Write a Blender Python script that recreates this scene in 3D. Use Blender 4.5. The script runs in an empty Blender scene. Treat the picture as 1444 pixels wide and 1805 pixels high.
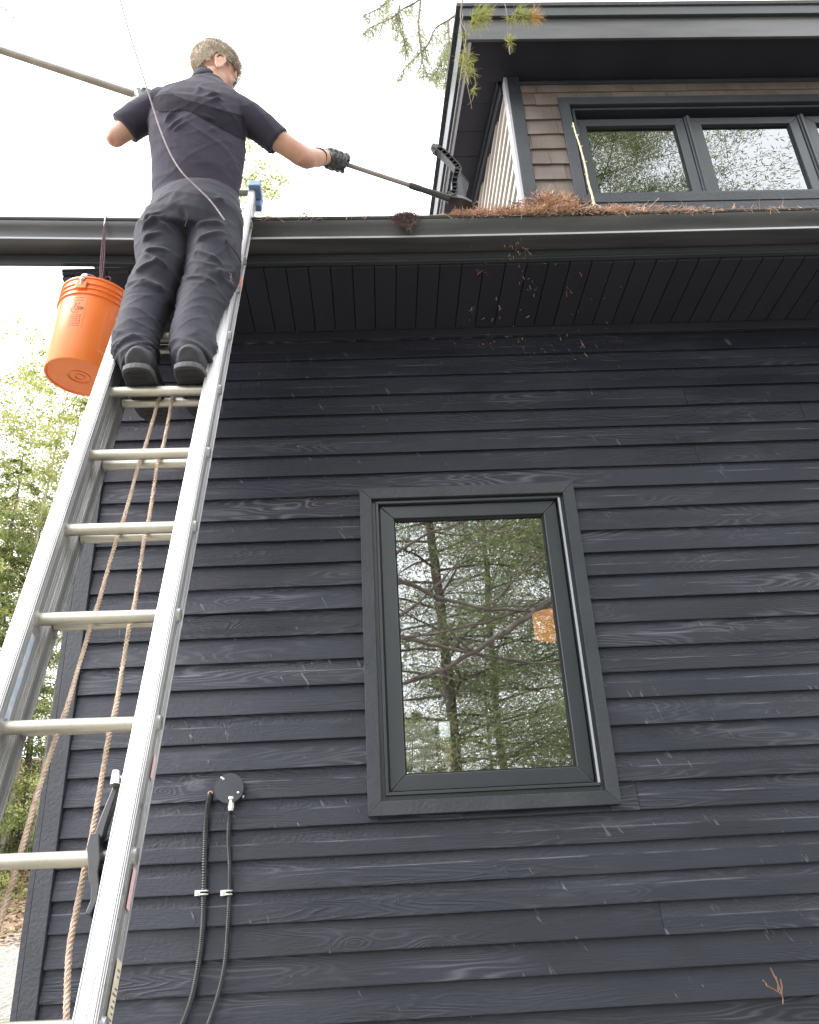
import bpy, bmesh, math, random
import numpy as np
from mathutils import Vector, Matrix, noise

# ------------------------------------------------------------------ camera, world, sun, exposure
sc = bpy.context.scene
COL = sc.collection
CR = Vector((0.998509, -0.023222, -0.049410)); CU = Vector((0.034332, -0.436608, 0.898996)); CF = Vector((0.042449, 0.899352, 0.435160))
FPX = 1473.994
cam_d = bpy.data.cameras.new('camera'); cam = bpy.data.objects.new('camera', cam_d); COL.objects.link(cam)
cam.matrix_world = Matrix(((CR.x, CU.x, -CF.x, 0), (CR.y, CU.y, -CF.y, 0), (CR.z, CU.z, -CF.z, 0), (0, 0, 0, 1)))
cam_d.sensor_fit = 'VERTICAL'; cam_d.sensor_height = 24.0; cam_d.lens = 24.0*FPX/1805.0
cam_d.clip_start = 0.05; cam_d.clip_end = 900
sc.camera = cam

SUN_EL, SUN_AZ = math.radians(42), math.radians(-108)      # azimuth from +Y towards +X: sun stands to the left, behind the viewer
wd = bpy.data.worlds.new('World'); sc.world = wd; wd.use_nodes = True
wn = wd.node_tree; wn.nodes.clear()
w_out = wn.nodes.new('ShaderNodeOutputWorld'); w_bg = wn.nodes.new('ShaderNodeBackground')
w_sky = wn.nodes.new('ShaderNodeTexSky'); w_sky.sky_type = 'NISHITA'; w_sky.sun_disc = False
w_sky.sun_elevation = SUN_EL; w_sky.sun_rotation = SUN_AZ; w_sky.dust_density = 4.0; w_sky.air_density = 1.0
w_tc = wn.nodes.new('ShaderNodeTexCoord')
w_nz = wn.nodes.new('ShaderNodeTexNoise'); w_nz.inputs['Scale'].default_value = 2.2; w_nz.inputs['Detail'].default_value = 5
w_rp = wn.nodes.new('ShaderNodeValToRGB')                    # thin bright overcast covering nearly everything
w_rp.color_ramp.elements[0].position = 0.30; w_rp.color_ramp.elements[0].color = (19.5, 19.8, 21.0, 1)
w_rp.color_ramp.elements[1].position = 0.72; w_rp.color_ramp.elements[1].color = (23.5, 23.4, 23.6, 1)
w_mx = wn.nodes.new('ShaderNodeMix'); w_mx.data_type = 'RGBA'; w_mx.inputs[0].default_value = 0.88
wn.links.new(w_tc.outputs['Generated'], w_nz.inputs['Vector']); wn.links.new(w_nz.outputs['Fac'], w_rp.inputs[0])
wn.links.new(w_sky.outputs[0], w_mx.inputs[6]); wn.links.new(w_rp.outputs[0], w_mx.inputs[7])
wn.links.new(w_mx.outputs[2], w_bg.inputs[0]); w_bg.inputs[1].default_value = 0.10
wn.links.new(w_bg.outputs[0], w_out.inputs[0])

sun_d = bpy.data.lights.new('sun', 'SUN'); sun = bpy.data.objects.new('sun', sun_d); COL.objects.link(sun)
sun_d.energy = 2.2; sun_d.angle = math.radians(18); sun_d.color = (1.0, 0.97, 0.93)
sdir = Vector((math.sin(SUN_AZ)*math.cos(SUN_EL), math.cos(SUN_AZ)*math.cos(SUN_EL), math.sin(SUN_EL)))
sun.rotation_euler = sdir.to_track_quat('Z', 'Y').to_euler()

sc.view_settings.view_transform = 'Standard'; sc.view_settings.look = 'None'
sc.view_settings.gamma = 1.0; sc.view_settings.use_curve_mapping = False
sc.view_settings.exposure = 0.92
sc.render.engine = 'CYCLES'; sc.cycles.max_bounces = 6; sc.cycles.transparent_max_bounces = 12
sc.cycles.use_denoising = True

# ------------------------------------------------------------------ helpers
rnd = random.Random(11)
def at(px, py, Y):
    """point of the plane y=Y seen in that direction of the survey photograph"""
    d = CF + CR*((px-722)/FPX) - CU*((py-902.5)/FPX)
    return d*(Y/d.y)
def ppm(P):                                                  # pixels of the survey per metre at a point
    return FPX/Vector(P).dot(CF)

def empty(name, loc=(0, 0, 0), label=None, cat=None, group=None):
    o = bpy.data.objects.new(name, None); COL.objects.link(o); o.location = loc; o.empty_display_size = .1
    if label: o['label'] = label
    if cat: o['category'] = cat
    if group: o['group'] = group
    return o
def tag(o, label=None, cat=None, group=None, kind=None):
    for k, v in (('label', label), ('category', cat), ('group', group), ('kind', kind)):
        if v: o[k] = v
    return o
def link_mesh(name, me, mat, parent=None):
    o = bpy.data.objects.new(name, me); COL.objects.link(o)
    if mat is not None: me.materials.clear(); me.materials.append(mat)
    if parent is not None:
        o.parent = parent
        o.matrix_parent_inverse = Matrix.Translation(parent.location).inverted() if parent.type == 'EMPTY' else Matrix()
    return o
class MB:
    def __init__(s): s.v = []; s.f = []
    def add(s, vs, fs):
        n = len(s.v); s.v += [tuple(p) for p in vs]; s.f += [tuple(i+n for i in f) for f in fs]; return s
    def box(s, x0, x1, y0, y1, z0, z1):
        v = [(x0,y0,z0),(x1,y0,z0),(x1,y1,z0),(x0,y1,z0),(x0,y0,z1),(x1,y0,z1),(x1,y1,z1),(x0,y1,z1)]
        return s.add(v, [(0,3,2,1),(4,5,6,7),(0,1,5,4),(1,2,6,5),(2,3,7,6),(3,0,4,7)])
    def prism(s, A, B):                                      # two equal polygons joined
        n = len(A)
        return s.add(list(A)+list(B), [tuple(range(n))[::-1], tuple(range(n, 2*n))]+[(i, (i+1) % n, n+(i+1) % n, n+i) for i in range(n)])
    def obox(s, c, u, v, w):                                 # oriented box: centre and three half vectors
        c, u, v, w = map(Vector, (c, u, v, w))
        return s.prism([c-u-v-w, c+u-v-w, c+u+v-w, c-u+v-w], [c-u-v+w, c+u-v+w, c+u+v+w, c-u+v+w])
    def tube(s, pts, r, seg=10, cap=True, side=None, closed=False):
        """r: number, list, or list of (ru, rv); side: reference vector for u"""
        P = [Vector(p) for p in pts]; n = len(P); rings = []
        prev = Vector(side) if side is not None else None
        for i in range(n):
            t = (P[min(i+1, n-1)]-P[max(i-1, 0)])
            if closed: t = P[(i+1) % n]-P[i-1]
            t.normalize()
            if prev is None:
                prev = Vector((0, 0, 1)) if abs(t.z) < .9 else Vector((1, 0, 0))
            ref = Vector(side) if side is not None else prev
            u = (ref-t*ref.dot(t))
            if u.length < 1e-5: u = t.orthogonal()
            u.normalize(); v = t.cross(u); prev = u
            rr = r[i] if isinstance(r, (list, tuple)) else r
            ru, rv = rr if isinstance(rr, (list, tuple)) else (rr, rr)
            rings.append([P[i]+u*(ru*math.cos(a))+v*(rv*math.sin(a)) for a in [2*math.pi*k/seg for k in range(seg)]])
        vs = [p for R in rings for p in R]; fs = []
        m = n if closed else n-1
        for i in range(m):
            j = (i+1) % n
            for k in range(seg):
                fs.append((i*seg+k, i*seg+(k+1) % seg, j*seg+(k+1) % seg, j*seg+k))
        if cap and not closed:
            fs.append(tuple(range(seg))[::-1]); fs.append(tuple((n-1)*seg+k for k in range(seg)))
        return s.add(vs, fs)
    def ell(s, c, r, axes=None, nu=18, nv=12):
        c = Vector(c); ax = axes or (Vector((1,0,0)), Vector((0,1,0)), Vector((0,0,1))); vs = []; fs = []
        for j in range(1, nv):
            th = math.pi*j/nv
            for i in range(nu):
                a = 2*math.pi*i/nu
                vs.append(c+ax[0]*(r[0]*math.sin(th)*math.cos(a))+ax[1]*(r[1]*math.sin(th)*math.sin(a))+ax[2]*(r[2]*math.cos(th)))
        top = len(vs); vs.append(c+ax[2]*r[2]); vs.append(c-ax[2]*r[2])
        for j in range(nv-2):
            for i in range(nu): fs.append((j*nu+i, (j+1)*nu+i, (j+1)*nu+(i+1) % nu, j*nu+(i+1) % nu))
        for i in range(nu):
            fs.append((top, i, (i+1) % nu)); fs.append((top+1, (nv-2)*nu+(i+1) % nu, (nv-2)*nu+i))
        return s.add(vs, fs)
    def lathe(s, prof, origin, axis, side, seg=32):          # prof: (radius, height)
        o = Vector(origin); a = Vector(axis).normalized(); u = Vector(side); u = (u-a*u.dot(a)).normalized(); w = a.cross(u)
        n = len(prof); vs = []; fs = []
        for r, h in prof:
            for k in range(seg):
                t = 2*math.pi*k/seg; vs.append(o+a*h+u*(r*math.cos(t))+w*(r*math.sin(t)))
        for i in range(n-1):
            for k in range(seg): fs.append((i*seg+k, i*seg+(k+1) % seg, (i+1)*seg+(k+1) % seg, (i+1)*seg+k))
        fs.append(tuple(range(seg))[::-1]); fs.append(tuple((n-1)*seg+k for k in range(seg)))
        return s.add(vs, fs)
    def mesh(s, name):
        me = bpy.data.meshes.new(name); me.from_pydata(s.v, [], s.f); me.update(); return me
    def build(s, name, mat, parent=None, smooth=False, bev=0, fix=True):
        me = s.mesh(name)
        if fix:
            b = bmesh.new(); b.from_mesh(me); bmesh.ops.recalc_face_normals(b, faces=b.faces); b.to_mesh(me); b.free()
        if smooth:
            me.polygons.foreach_set('use_smooth', [True]*len(me.polygons))
            me.set_sharp_from_angle(angle=math.radians(50))
        o = link_mesh(name, me, mat, parent)
        if bev:
            m = o.modifiers.new('bevel', 'BEVEL'); m.width = bev; m.segments = 2; m.limit_method = 'ANGLE'; m.angle_limit = math.radians(40)
        return o
def quads_mesh(name, V):                                     # V: (n,4,3) array of loose quads
    n = len(V); me = bpy.data.meshes.new(name)
    me.vertices.add(n*4); me.vertices.foreach_set('co', np.ascontiguousarray(V, dtype=np.float32).ravel())
    me.loops.add(n*4); me.loops.foreach_set('vertex_index', np.arange(n*4, dtype=np.int32))
    me.polygons.add(n); me.polygons.foreach_set('loop_start', np.arange(0, n*4, 4, dtype=np.int32))
    me.update(calc_edges=True); return me
def resample(pts, n):                                        # smooth curve through points
    P = [Vector(p) for p in pts]; P = [P[0]*2-P[1]]+P+[P[-1]*2-P[-2]]; out = []; m = len(P)-3
    for k in range(n):
        t = k/(n-1)*m; i = min(int(t), m-1); f = t-i; a, b, c, d = P[i:i+4]
        out.append(.5*((2*b)+(c-a)*f+(2*a-5*b+4*c-d)*f*f+(3*b-a-3*c+d)*f**3))
    return out

# ------------------------------------------------------------------ materials
M = {}
def mat(name, col, rough=.5, metal=0., spec=.5, col2=None, nscale=8., stretch=(1, 1, 1), bump=0., bscale=None, detail=5, lo=.35, hi=.65, coat=0., sheen=0., world=False, dirt=None):
    m = bpy.data.materials.new(name); m.use_nodes = True; nt = m.node_tree; b = nt.nodes['Principled BSDF']; L = nt.links
    b.inputs['Base Color'].default_value = (*col, 1); b.inputs['Roughness'].default_value = rough
    b.inputs['Metallic'].default_value = metal; b.inputs['Specular IOR Level'].default_value = spec
    if coat: b.inputs['Coat Weight'].default_value = coat
    if sheen: b.inputs['Sheen Weight'].default_value = sheen
    ge = nt.nodes.new('ShaderNodeNewGeometry'); oi = nt.nodes.new('ShaderNodeObjectInfo')
    mp = nt.nodes.new('ShaderNodeMapping'); mp.inputs['Scale'].default_value = stretch
    ad = nt.nodes.new('ShaderNodeVectorMath'); ad.operation = 'ADD'
    ml = nt.nodes.new('ShaderNodeMath'); ml.operation = 'MULTIPLY'; ml.inputs[1].default_value = 0 if world else 37.
    L.new(oi.outputs['Random'], ml.inputs[0]); L.new(ge.outputs['Position'], mp.inputs['Vector'])
    L.new(mp.outputs[0], ad.inputs[0]); L.new(ml.outputs[0], ad.inputs[1])
    nz = nt.nodes.new('ShaderNodeTexNoise'); nz.inputs['Scale'].default_value = nscale; nz.inputs['Detail'].default_value = detail
    L.new(ad.outputs[0], nz.inputs['Vector'])
    if col2 is not None:
        rp = nt.nodes.new('ShaderNodeValToRGB'); e = rp.color_ramp.elements
        e[0].position = lo; e[0].color = (*col, 1); e[1].position = hi; e[1].color = (*col2, 1)
        L.new(nz.outputs['Fac'], rp.inputs[0]); L.new(rp.outputs[0], b.inputs['Base Color'])
    if bump:
        n2 = nt.nodes.new('ShaderNodeTexNoise'); n2.inputs['Scale'].default_value = bscale or nscale*3; n2.inputs['Detail'].default_value = 6
        L.new(ad.outputs[0], n2.inputs['Vector'])
        bp = nt.nodes.new('ShaderNodeBump'); bp.inputs['Strength'].default_value = bump; bp.inputs['Distance'].default_value = .01
        L.new(n2.outputs['Fac'], bp.inputs['Height']); L.new(bp.outputs[0], b.inputs['Normal'])
    M[name] = m; return m

def wood_mat(name, dark, light, rough=.55, mark=(.16, .16, .18)):
    """stained softwood: cathedral grain, knots, scratches where the stain is worn off"""
    m = bpy.data.materials.new(name); m.use_nodes = True; nt = m.node_tree; b = nt.nodes['Principled BSDF']; L = nt.links
    def N(t, **k):
        n = nt.nodes.new(t)
        for a, v in k.items(): setattr(n, a, v)
        return n
    def math_(op, a, b_=None, c=None):
        n = N('ShaderNodeMath', operation=op)
        for i, x in enumerate((a, b_, c)):
            if x is None: continue
            if isinstance(x, (int, float)): n.inputs[i].default_value = x
            else: L.new(x, n.inputs[i])
        return n.outputs[0]
    ge = N('ShaderNodeNewGeometry'); oi = N('ShaderNodeObjectInfo')
    off = N('ShaderNodeVectorMath', operation='ADD'); r = math_('MULTIPLY', oi.outputs['Random'], 53.)
    L.new(ge.outputs['Position'], off.inputs[0]); L.new(r, off.inputs[1])
    def noise_(sx, sy, sz, detail=4, scale=1.):
        mp = N('ShaderNodeMapping'); mp.inputs['Scale'].default_value = (sx, sy, sz); L.new(off.outputs[0], mp.inputs['Vector'])
        n = N('ShaderNodeTexNoise'); n.inputs['Scale'].default_value = scale; n.inputs['Detail'].default_value = detail
        L.new(mp.outputs[0], n.inputs['Vector']); return n.outputs['Fac']
    # knots
    mk = N('ShaderNodeMapping'); mk.inputs['Scale'].default_value = (2.6, 0, 7.); L.new(off.outputs[0], mk.inputs['Vector'])
    vo = N('ShaderNodeTexVoronoi'); vo.inputs['Scale'].default_value = 1.; L.new(mk.outputs[0], vo.inputs['Vector'])
    kd = vo.outputs['Distance']
    knot = math_('POWER', math_('MAXIMUM', math_('SUBTRACT', 1., math_('MULTIPLY', kd, 3.2)), 0.), 2.)
    field = math_('ADD', math_('MULTIPLY', noise_(.9, 1, 8.5, 2), 26.), math_('MULTIPLY', knot, 5.))
    rings = math_('POWER', math_('ABSOLUTE', math_('SINE', math_('MULTIPLY', field, 3.14))), 5.)
    fine = noise_(9, 5, 240, 3)
    blotch = noise_(1.6, 1, 3.2, 5)
    wear = math_('MULTIPLY', rings, math_('MAXIMUM', math_('MULTIPLY', math_('SUBTRACT', noise_(1.1, 1, 5, 3), .5), 6.), 0.))
    # short slanting planer nicks
    sk_ = N('ShaderNodeMapping'); sk_.inputs['Rotation'].default_value = (0, .45, 0); L.new(off.outputs[0], sk_.inputs['Vector'])
    m2_ = N('ShaderNodeMapping'); m2_.inputs['Scale'].default_value = (52, 1, 11); L.new(sk_.outputs[0], m2_.inputs['Vector']); nn_ = N('ShaderNodeTexNoise'); nn_.inputs['Scale'].default_value = 1.; nn_.inputs['Detail'].default_value = 2; L.new(m2_.outputs[0], nn_.inputs['Vector'])
    nick = math_('MAXIMUM', math_('MINIMUM', math_('MULTIPLY', math_('SUBTRACT', nn_.outputs['Fac'], .66), 14.), 1.), 0.)
    nickm = math_('MULTIPLY', nick, math_('GREATER_THAN', noise_(2.2, 1, 9, 1), .57))
    speck = math_('GREATER_THAN', noise_(90, 1, 90, 1), .81)
    # saw line along the middle of a board: rougher and paler above, smooth below
    sp = N('ShaderNodeSeparateXYZ'); L.new(ge.outputs['Position'], sp.inputs[0])
    fz = math_('FRACT', math_('MULTIPLY', math_('SUBTRACT', sp.outputs['Z'], 2.389-.1084*40), 1/.1084))
    lv = math_('ADD', math_('ADD', .34, math_('MULTIPLY', oi.outputs['Random'], .22)), math_('MULTIPLY', noise_(1.3, 1, .01, 4), .16))
    dl = math_('SUBTRACT', fz, lv)
    upper = math_('MULTIPLY', math_('MAXIMUM', math_('MINIMUM', math_('MULTIPLY', dl, 18.), 1.), 0.), math_('GREATER_THAN', math_('FRACT', math_('MULTIPLY', oi.outputs['Random'], 7.3)), .35))
    edge = math_('MULTIPLY', math_('MAXIMUM', math_('SUBTRACT', 1., math_('MULTIPLY', math_('ABSOLUTE', dl), 32.)), 0.), math_('MAXIMUM', math_('MINIMUM', math_('MULTIPLY', math_('SUBTRACT', noise_(4.5, 1, 3, 6), .47), 12.), 1.8), 0.))
    edge = math_('MULTIPLY', edge, math_('GREATER_THAN', math_('FRACT', math_('MULTIPLY', oi.outputs['Random'], 7.3)), .35))
    rmask = math_('MAXIMUM', math_('MINIMUM', math_('MULTIPLY', math_('SUBTRACT', noise_(.8, 1, 4, 2), .47), 7.), 1.), 0.)
    tone = math_('ADD', math_('ADD', math_('MULTIPLY', blotch, .95), math_('MULTIPLY', fine, .22)), math_('MULTIPLY', upper, .10))
    mix = N('ShaderNodeMix', data_type='RGBA'); L.new(math_('MULTIPLY', math_('SUBTRACT', tone, .28), 1.7), mix.inputs[0])
    mix.inputs[6].default_value = (*dark, 1); mix.inputs[7].default_value = (*light, 1)
    mx2 = N('ShaderNodeMix', data_type='RGBA'); mx2.inputs[7].default_value = (*mark, 1); L.new(mix.outputs[2], mx2.inputs[6])
    am = math_('ADD', math_('ADD', math_('MULTIPLY', wear, .20), math_('MULTIPLY', edge, .20)), math_('ADD', math_('MULTIPLY', nickm, .26), math_('MULTIPLY', speck, .30)))
    am = math_('MINIMUM', am, .75); L.new(am, mx2.inputs[0])
    mx3 = N('ShaderNodeMix', data_type='RGBA', blend_type='MULTIPLY'); L.new(mx2.outputs[2], mx3.inputs[6])
    mx3.inputs[7].default_value = (.45, .45, .48, 1); L.new(math_('MULTIPLY', knot, .8), mx3.inputs[0])
    # every board took the stain a little differently
    mx4 = N('ShaderNodeMix', data_type='RGBA', blend_type='MULTIPLY'); mx4.inputs[0].default_value = 1; L.new(mx3.outputs[2], mx4.inputs[6])
    cmb = N('ShaderNodeCombineColor'); t = math_('ADD', .82, math_('MULTIPLY', oi.outputs['Random'], .36))
    for i in range(3): L.new(t, cmb.inputs[i])
    L.new(cmb.outputs[0], mx4.inputs[7]); L.new(mx4.outputs[2], b.inputs['Base Color'])
    L.new(math_('ADD', math_('ADD', rough-.20, math_('MULTIPLY', noise_(.7, 1, 2.2, 5), .42)), math_('MULTIPLY', upper, .08)), b.inputs['Roughness'])
    b.inputs['Specular IOR Level'].default_value = .45
    h = math_('ADD', math_('MULTIPLY', math_('MULTIPLY', rings, rmask), .30), math_('ADD', math_('MULTIPLY', fine, .28), math_('MULTIPLY', noise_(60, 30, 90, 5), math_('ADD', .35, math_('MULTIPLY', upper, .7)))))
    h = math_('ADD', h, math_('MULTIPLY', upper, -.5))
    h = math_('ADD', h, math_('MULTIPLY', nickm, .8))
    bp = N('ShaderNodeBump'); bp.inputs['Strength'].default_value = .8; bp.inputs['Distance'].default_value = .005
    L.new(h, bp.inputs['Height']); L.new(bp.outputs[0], b.inputs['Normal'])
    M[name] = m; return m

wood_mat('black_wood', (.0080, .0097, .0185), (.0255, .0280, .0425), rough=.46, mark=(.27, .27, .33))
wood_mat('trim_wood', (.038, .043, .052), (.054, .060, .071), mark=(.09, .095, .105))
mat('trim_paint', (.029, .033, .042), .42, col2=(.041, .045, .056), nscale=5, stretch=(1, 1, 1), bump=.25, bscale=70)
mat('dark_metal', (.030, .036, .042), .42, spec=.5, col2=(.038, .044, .05), nscale=3)
mat('window_paint', (.025, .030, .039), .28, spec=.7, col2=(.031, .036, .046), nscale=3)
mat('lip_highlight', (.22, .23, .24), .35, spec=.6)  # pale colour paints the gloss line on the gutter lip
mat('clump', (.085, .055, .055), .9, col2=(.17, .11, .10), nscale=30)
mat('gutter_paint', (.042, .043, .048), .36, spec=.55, col2=(.070, .070, .074), nscale=5, stretch=(.4, 3, 3), bump=.08, bscale=12)
mat('soffit_paint', (.010, .010, .020), .75, col2=(.016, .016, .027), nscale=3, stretch=(1, .4, 1), bump=.1)
mat('lit_edge', (.42, .42, .46), .4, metal=.2)  # pale grey that paints the light caught on edges
mat('shingle', (.105, .084, .074), .75, col2=(.155, .128, .114), nscale=6, stretch=(1, 1, .5), bump=.35, bscale=55)
mat('side_board', (.48, .44, .40), .6, col2=(.58, .54, .49), nscale=4, bump=.2, bscale=40)  # pale colour carries the sky glare on the dormer's side
mat('roofing', (.035, .035, .038), .85, col2=(.06, .06, .063), nscale=60, bump=.5)
mat('white_wall', (.62, .60, .56), .8, col2=(.68, .66, .62), nscale=2)
mat('ceiling', (.22, .20, .17), .8, col2=(.28, .25, .2), nscale=2)
mat('floor_wood', (.16, .10, .06), .5, col2=(.22, .14, .09), nscale=6, stretch=(1, 8, 1))
mat('pale_wood', (.42, .30, .19), .6, col2=(.5, .37, .25), nscale=6, stretch=(8, 8, 1))
def aluminium(name, c, c2, rough):
    m = mat(name, c, rough, metal=.85, col2=c2, nscale=5, stretch=(1.5, 1.5, .5), bump=.06, bscale=70, detail=8, lo=.3, hi=.7); return m
aluminium('aluminium', (.44, .44, .45), (.64, .64, .64), .45)
aluminium('rung_aluminium', (.44, .42, .36), (.60, .58, .51), .42)
mat('black_plastic', (.018, .019, .022), .38, spec=.55, col2=(.03, .031, .035), nscale=20, bump=.05)
mat('rubber', (.012, .012, .013), .7, bump=.1, nscale=30)
mat('zinc', (.55, .55, .55), .35, metal=.9, col2=(.75, .75, .75), nscale=30)
mat('galvanised', (.62, .62, .60), .5, metal=.4, col2=(.75, .75, .73), nscale=40)
mat('rope', (.50, .37, .28), .9, col2=(.66, .53, .43), nscale=60, bump=.4, bscale=300)
mat('thin_rope', (.20, .175, .19), .8, col2=(.32, .28, .29), nscale=90)
mat('cord', (.07, .03, .045), .8, col2=(.12, .06, .08), nscale=90)
mat('shirt', (.033, .029, .044), .82, spec=.18, col2=(.038, .034, .054), nscale=5, bump=.10, bscale=420, sheen=.08, world=True)
mat('trousers', (.015, .015, .026), .72, spec=.30, col2=(.029, .028, .043), nscale=4, bump=.10, bscale=420, sheen=.06, world=True)
mat('shirt_band', (.012, .010, .018), .85, spec=.15, col2=(.016, .014, .023), nscale=5, bump=.1, bscale=400, world=True)
mat('shoe', (.030, .031, .036), .7, col2=(.042, .043, .05), nscale=20, bump=.2)
mat('sole', (.018, .018, .021), .75, col2=(.026, .026, .03), nscale=25, bump=.25)
mat('sole_edge', (.075, .078, .085), .7)
mat('glove', (.028, .028, .032), .36, spec=.6, col2=(.05, .05, .055), nscale=25, bump=.5, bscale=60)
mat('glove_cuff', (.016, .016, .018), .8)
mat('hair', (.62, .53, .42), .55, col2=(.80, .73, .62), nscale=40, stretch=(1, 1, 1), bump=.6, bscale=90, world=True)
mat('blue_rubber', (.16, .26, .46), .6, col2=(.21, .32, .52), nscale=20)
mat('pole_metal', (.20, .175, .155), .45, metal=.2, col2=(.27, .24, .215), nscale=8)
mat('needle_dry', (.40, .23, .15), .8, col2=(.66, .45, .32), nscale=30, lo=.3, hi=.7)
mat('needle_old', (.14, .07, .05), .85, col2=(.24, .13, .09), nscale=30)
mat('needle_black', (.014, .011, .014), .9, col2=(.03, .022, .025), nscale=30)
mat('twig_pale', (.62, .50, .30), .7, col2=(.72, .62, .42), nscale=40)
mat('bark', (.085, .070, .058), .9, col2=(.15, .13, .11), nscale=14, stretch=(1, 1, .3), bump=.6)
mat('pale_bark', (.30, .27, .23), .9, col2=(.42, .39, .34), nscale=10, stretch=(1, 1, .3), bump=.3)
mat('limb_bark', (.17, .14, .12), .9, col2=(.27, .23, .20), nscale=6, bump=.3)
mat('twig', (.16, .13, .11), .9, col2=(.22, .18, .15), nscale=10)

def creases(m, strength, s1=(9, 9, 16)):
    nt = m.node_tree; b = nt.nodes['Principled BSDF']; L = nt.links
    ge = nt.nodes.new('ShaderNodeNewGeometry'); mp = nt.nodes.new('ShaderNodeMapping'); mp.inputs['Scale'].default_value = s1; mp.inputs['Rotation'].default_value = (.2, .5, .1)
    nz = nt.nodes.new('ShaderNodeTexNoise'); nz.noise_type = 'RIDGED_MULTIFRACTAL'; nz.inputs['Scale'].default_value = 1.0; nz.inputs['Detail'].default_value = 3; nz.inputs['Distortion'].default_value = .6
    L.new(ge.outputs['Position'], mp.inputs[0]); L.new(mp.outputs[0], nz.inputs['Vector'])
    b2 = nt.nodes.new('ShaderNodeBump'); b2.inputs['Strength'].default_value = strength; b2.inputs['Distance'].default_value = .012; L.new(nz.outputs['Fac'], b2.inputs['Height'])
    old = b.inputs['Normal'].links[0].from_node; L.new(old.outputs[0], b2.inputs['Normal']); L.new(b2.outputs[0], b.inputs['Normal'])
creases(M['shirt'], .30); creases(M['trousers'], .38, (8, 8, 14)); creases(M['glove'], .5, (40, 40, 60))
# skin
m = mat('skin', (.50, .27, .20), .5, spec=.4, col2=(.60, .36, .28), nscale=9, bump=.12, bscale=120, world=True)
m.node_tree.nodes['Principled BSDF'].inputs['Subsurface Weight'].default_value = .15
m.node_tree.nodes['Principled BSDF'].inputs['Subsurface Scale'].default_value = .01
# orange plastic bucket: slightly translucent
m = mat('orange_plastic', (.84, .20, .035), .36, spec=.5, col2=(.80, .27, .09), nscale=9, coat=.1, lo=.5, hi=.8, detail=9, stretch=(1, 1, .35), bump=.06, bscale=30)
m.node_tree.nodes['Principled BSDF'].inputs['Subsurface Weight'].default_value = .1
m.node_tree.nodes['Principled BSDF'].inputs['Subsurface Scale'].default_value = .02
mat('bucket_print', (.22, .07, .03), .5)
mat('bucket_scratch', (.90, .42, .20), .5)
mat('label_red', (.62, .26, .22), .5); mat('label_blue', (.42, .49, .62), .4, col2=(.58, .61, .66), nscale=40, lo=.45, hi=.6)
mat('label_cream', (.55, .48, .33), .6, col2=(.68, .64, .55), nscale=30); mat('label_ink', (.16, .14, .13), .6)
mat('label_pink', (.66, .44, .45), .6)
mat('lens', (.05, .05, .055), .1, spec=.8)

def leaf_mat(name, c1, c2, c3, trans=.45, rough=.6):
    m = bpy.data.materials.new(name); m.use_nodes = True; nt = m.node_tree; b = nt.nodes['Principled BSDF']; L = nt.links
    ge = nt.nodes.new('ShaderNodeNewGeometry'); nz = nt.nodes.new('ShaderNodeTexNoise'); nz.inputs['Scale'].default_value = 1.1; nz.inputs['Detail'].default_value = 4
    L.new(ge.outputs['Position'], nz.inputs['Vector'])
    ad = nt.nodes.new('ShaderNodeMath'); ad.operation = 'MULTIPLY_ADD'; ad.inputs[1].default_value = .45; L.new(ge.outputs['Random Per Island'], ad.inputs[0])
    sb = nt.nodes.new('ShaderNodeMath'); sb.operation = 'SUBTRACT'; sb.inputs[1].default_value = .22; L.new(nz.outputs['Fac'], sb.inputs[0]); L.new(sb.outputs[0], ad.inputs[2])
    rp = nt.nodes.new('ShaderNodeValToRGB'); e = rp.color_ramp.elements; e[0].position = .25; e[0].color = (*c1, 1); e[1].position = .75; e[1].color = (*c3, 1)
    q = e.new(.5); q.color = (*c2, 1); L.new(ad.outputs[0], rp.inputs[0]); L.new(rp.outputs[0], b.inputs['Base Color']); b.inputs['Roughness'].default_value = rough
    b.inputs['Specular IOR Level'].default_value = .2
    tr = nt.nodes.new('ShaderNodeBsdfTranslucent'); L.new(rp.outputs[0], tr.inputs[0])
    mx = nt.nodes.new('ShaderNodeMixShader'); mx.inputs[0].default_value = trans; L.new(b.outputs[0], mx.inputs[1]); L.new(tr.outputs[0], mx.inputs[2])
    L.new(mx.outputs[0], nt.nodes['Material Output'].inputs[0]); M[name] = m; return m
leaf_mat('leaf_spring', (.22, .24, .10), (.38, .42, .14), (.56, .56, .26), .5)
leaf_mat('leaf_hemlock', (.10, .14, .06), (.24, .30, .11), (.42, .44, .20), .5)
leaf_mat('hair_strand', (.42, .35, .28), (.56, .48, .39), (.72, .65, .56), .1)
leaf_mat('needle_green', (.15, .19, .09), (.29, .34, .17), (.44, .47, .27), .6)
leaf_mat('needle_dark', (.08, .10, .06), (.16, .19, .11), (.26, .28, .17), .45)
leaf_mat('needle_tuft', (.14, .19, .05), (.26, .30, .08), (.40, .36, .12), .4)
leaf_mat('needle_orange', (.30, .28, .10), (.45, .32, .12), (.55, .28, .10), .4)

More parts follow.
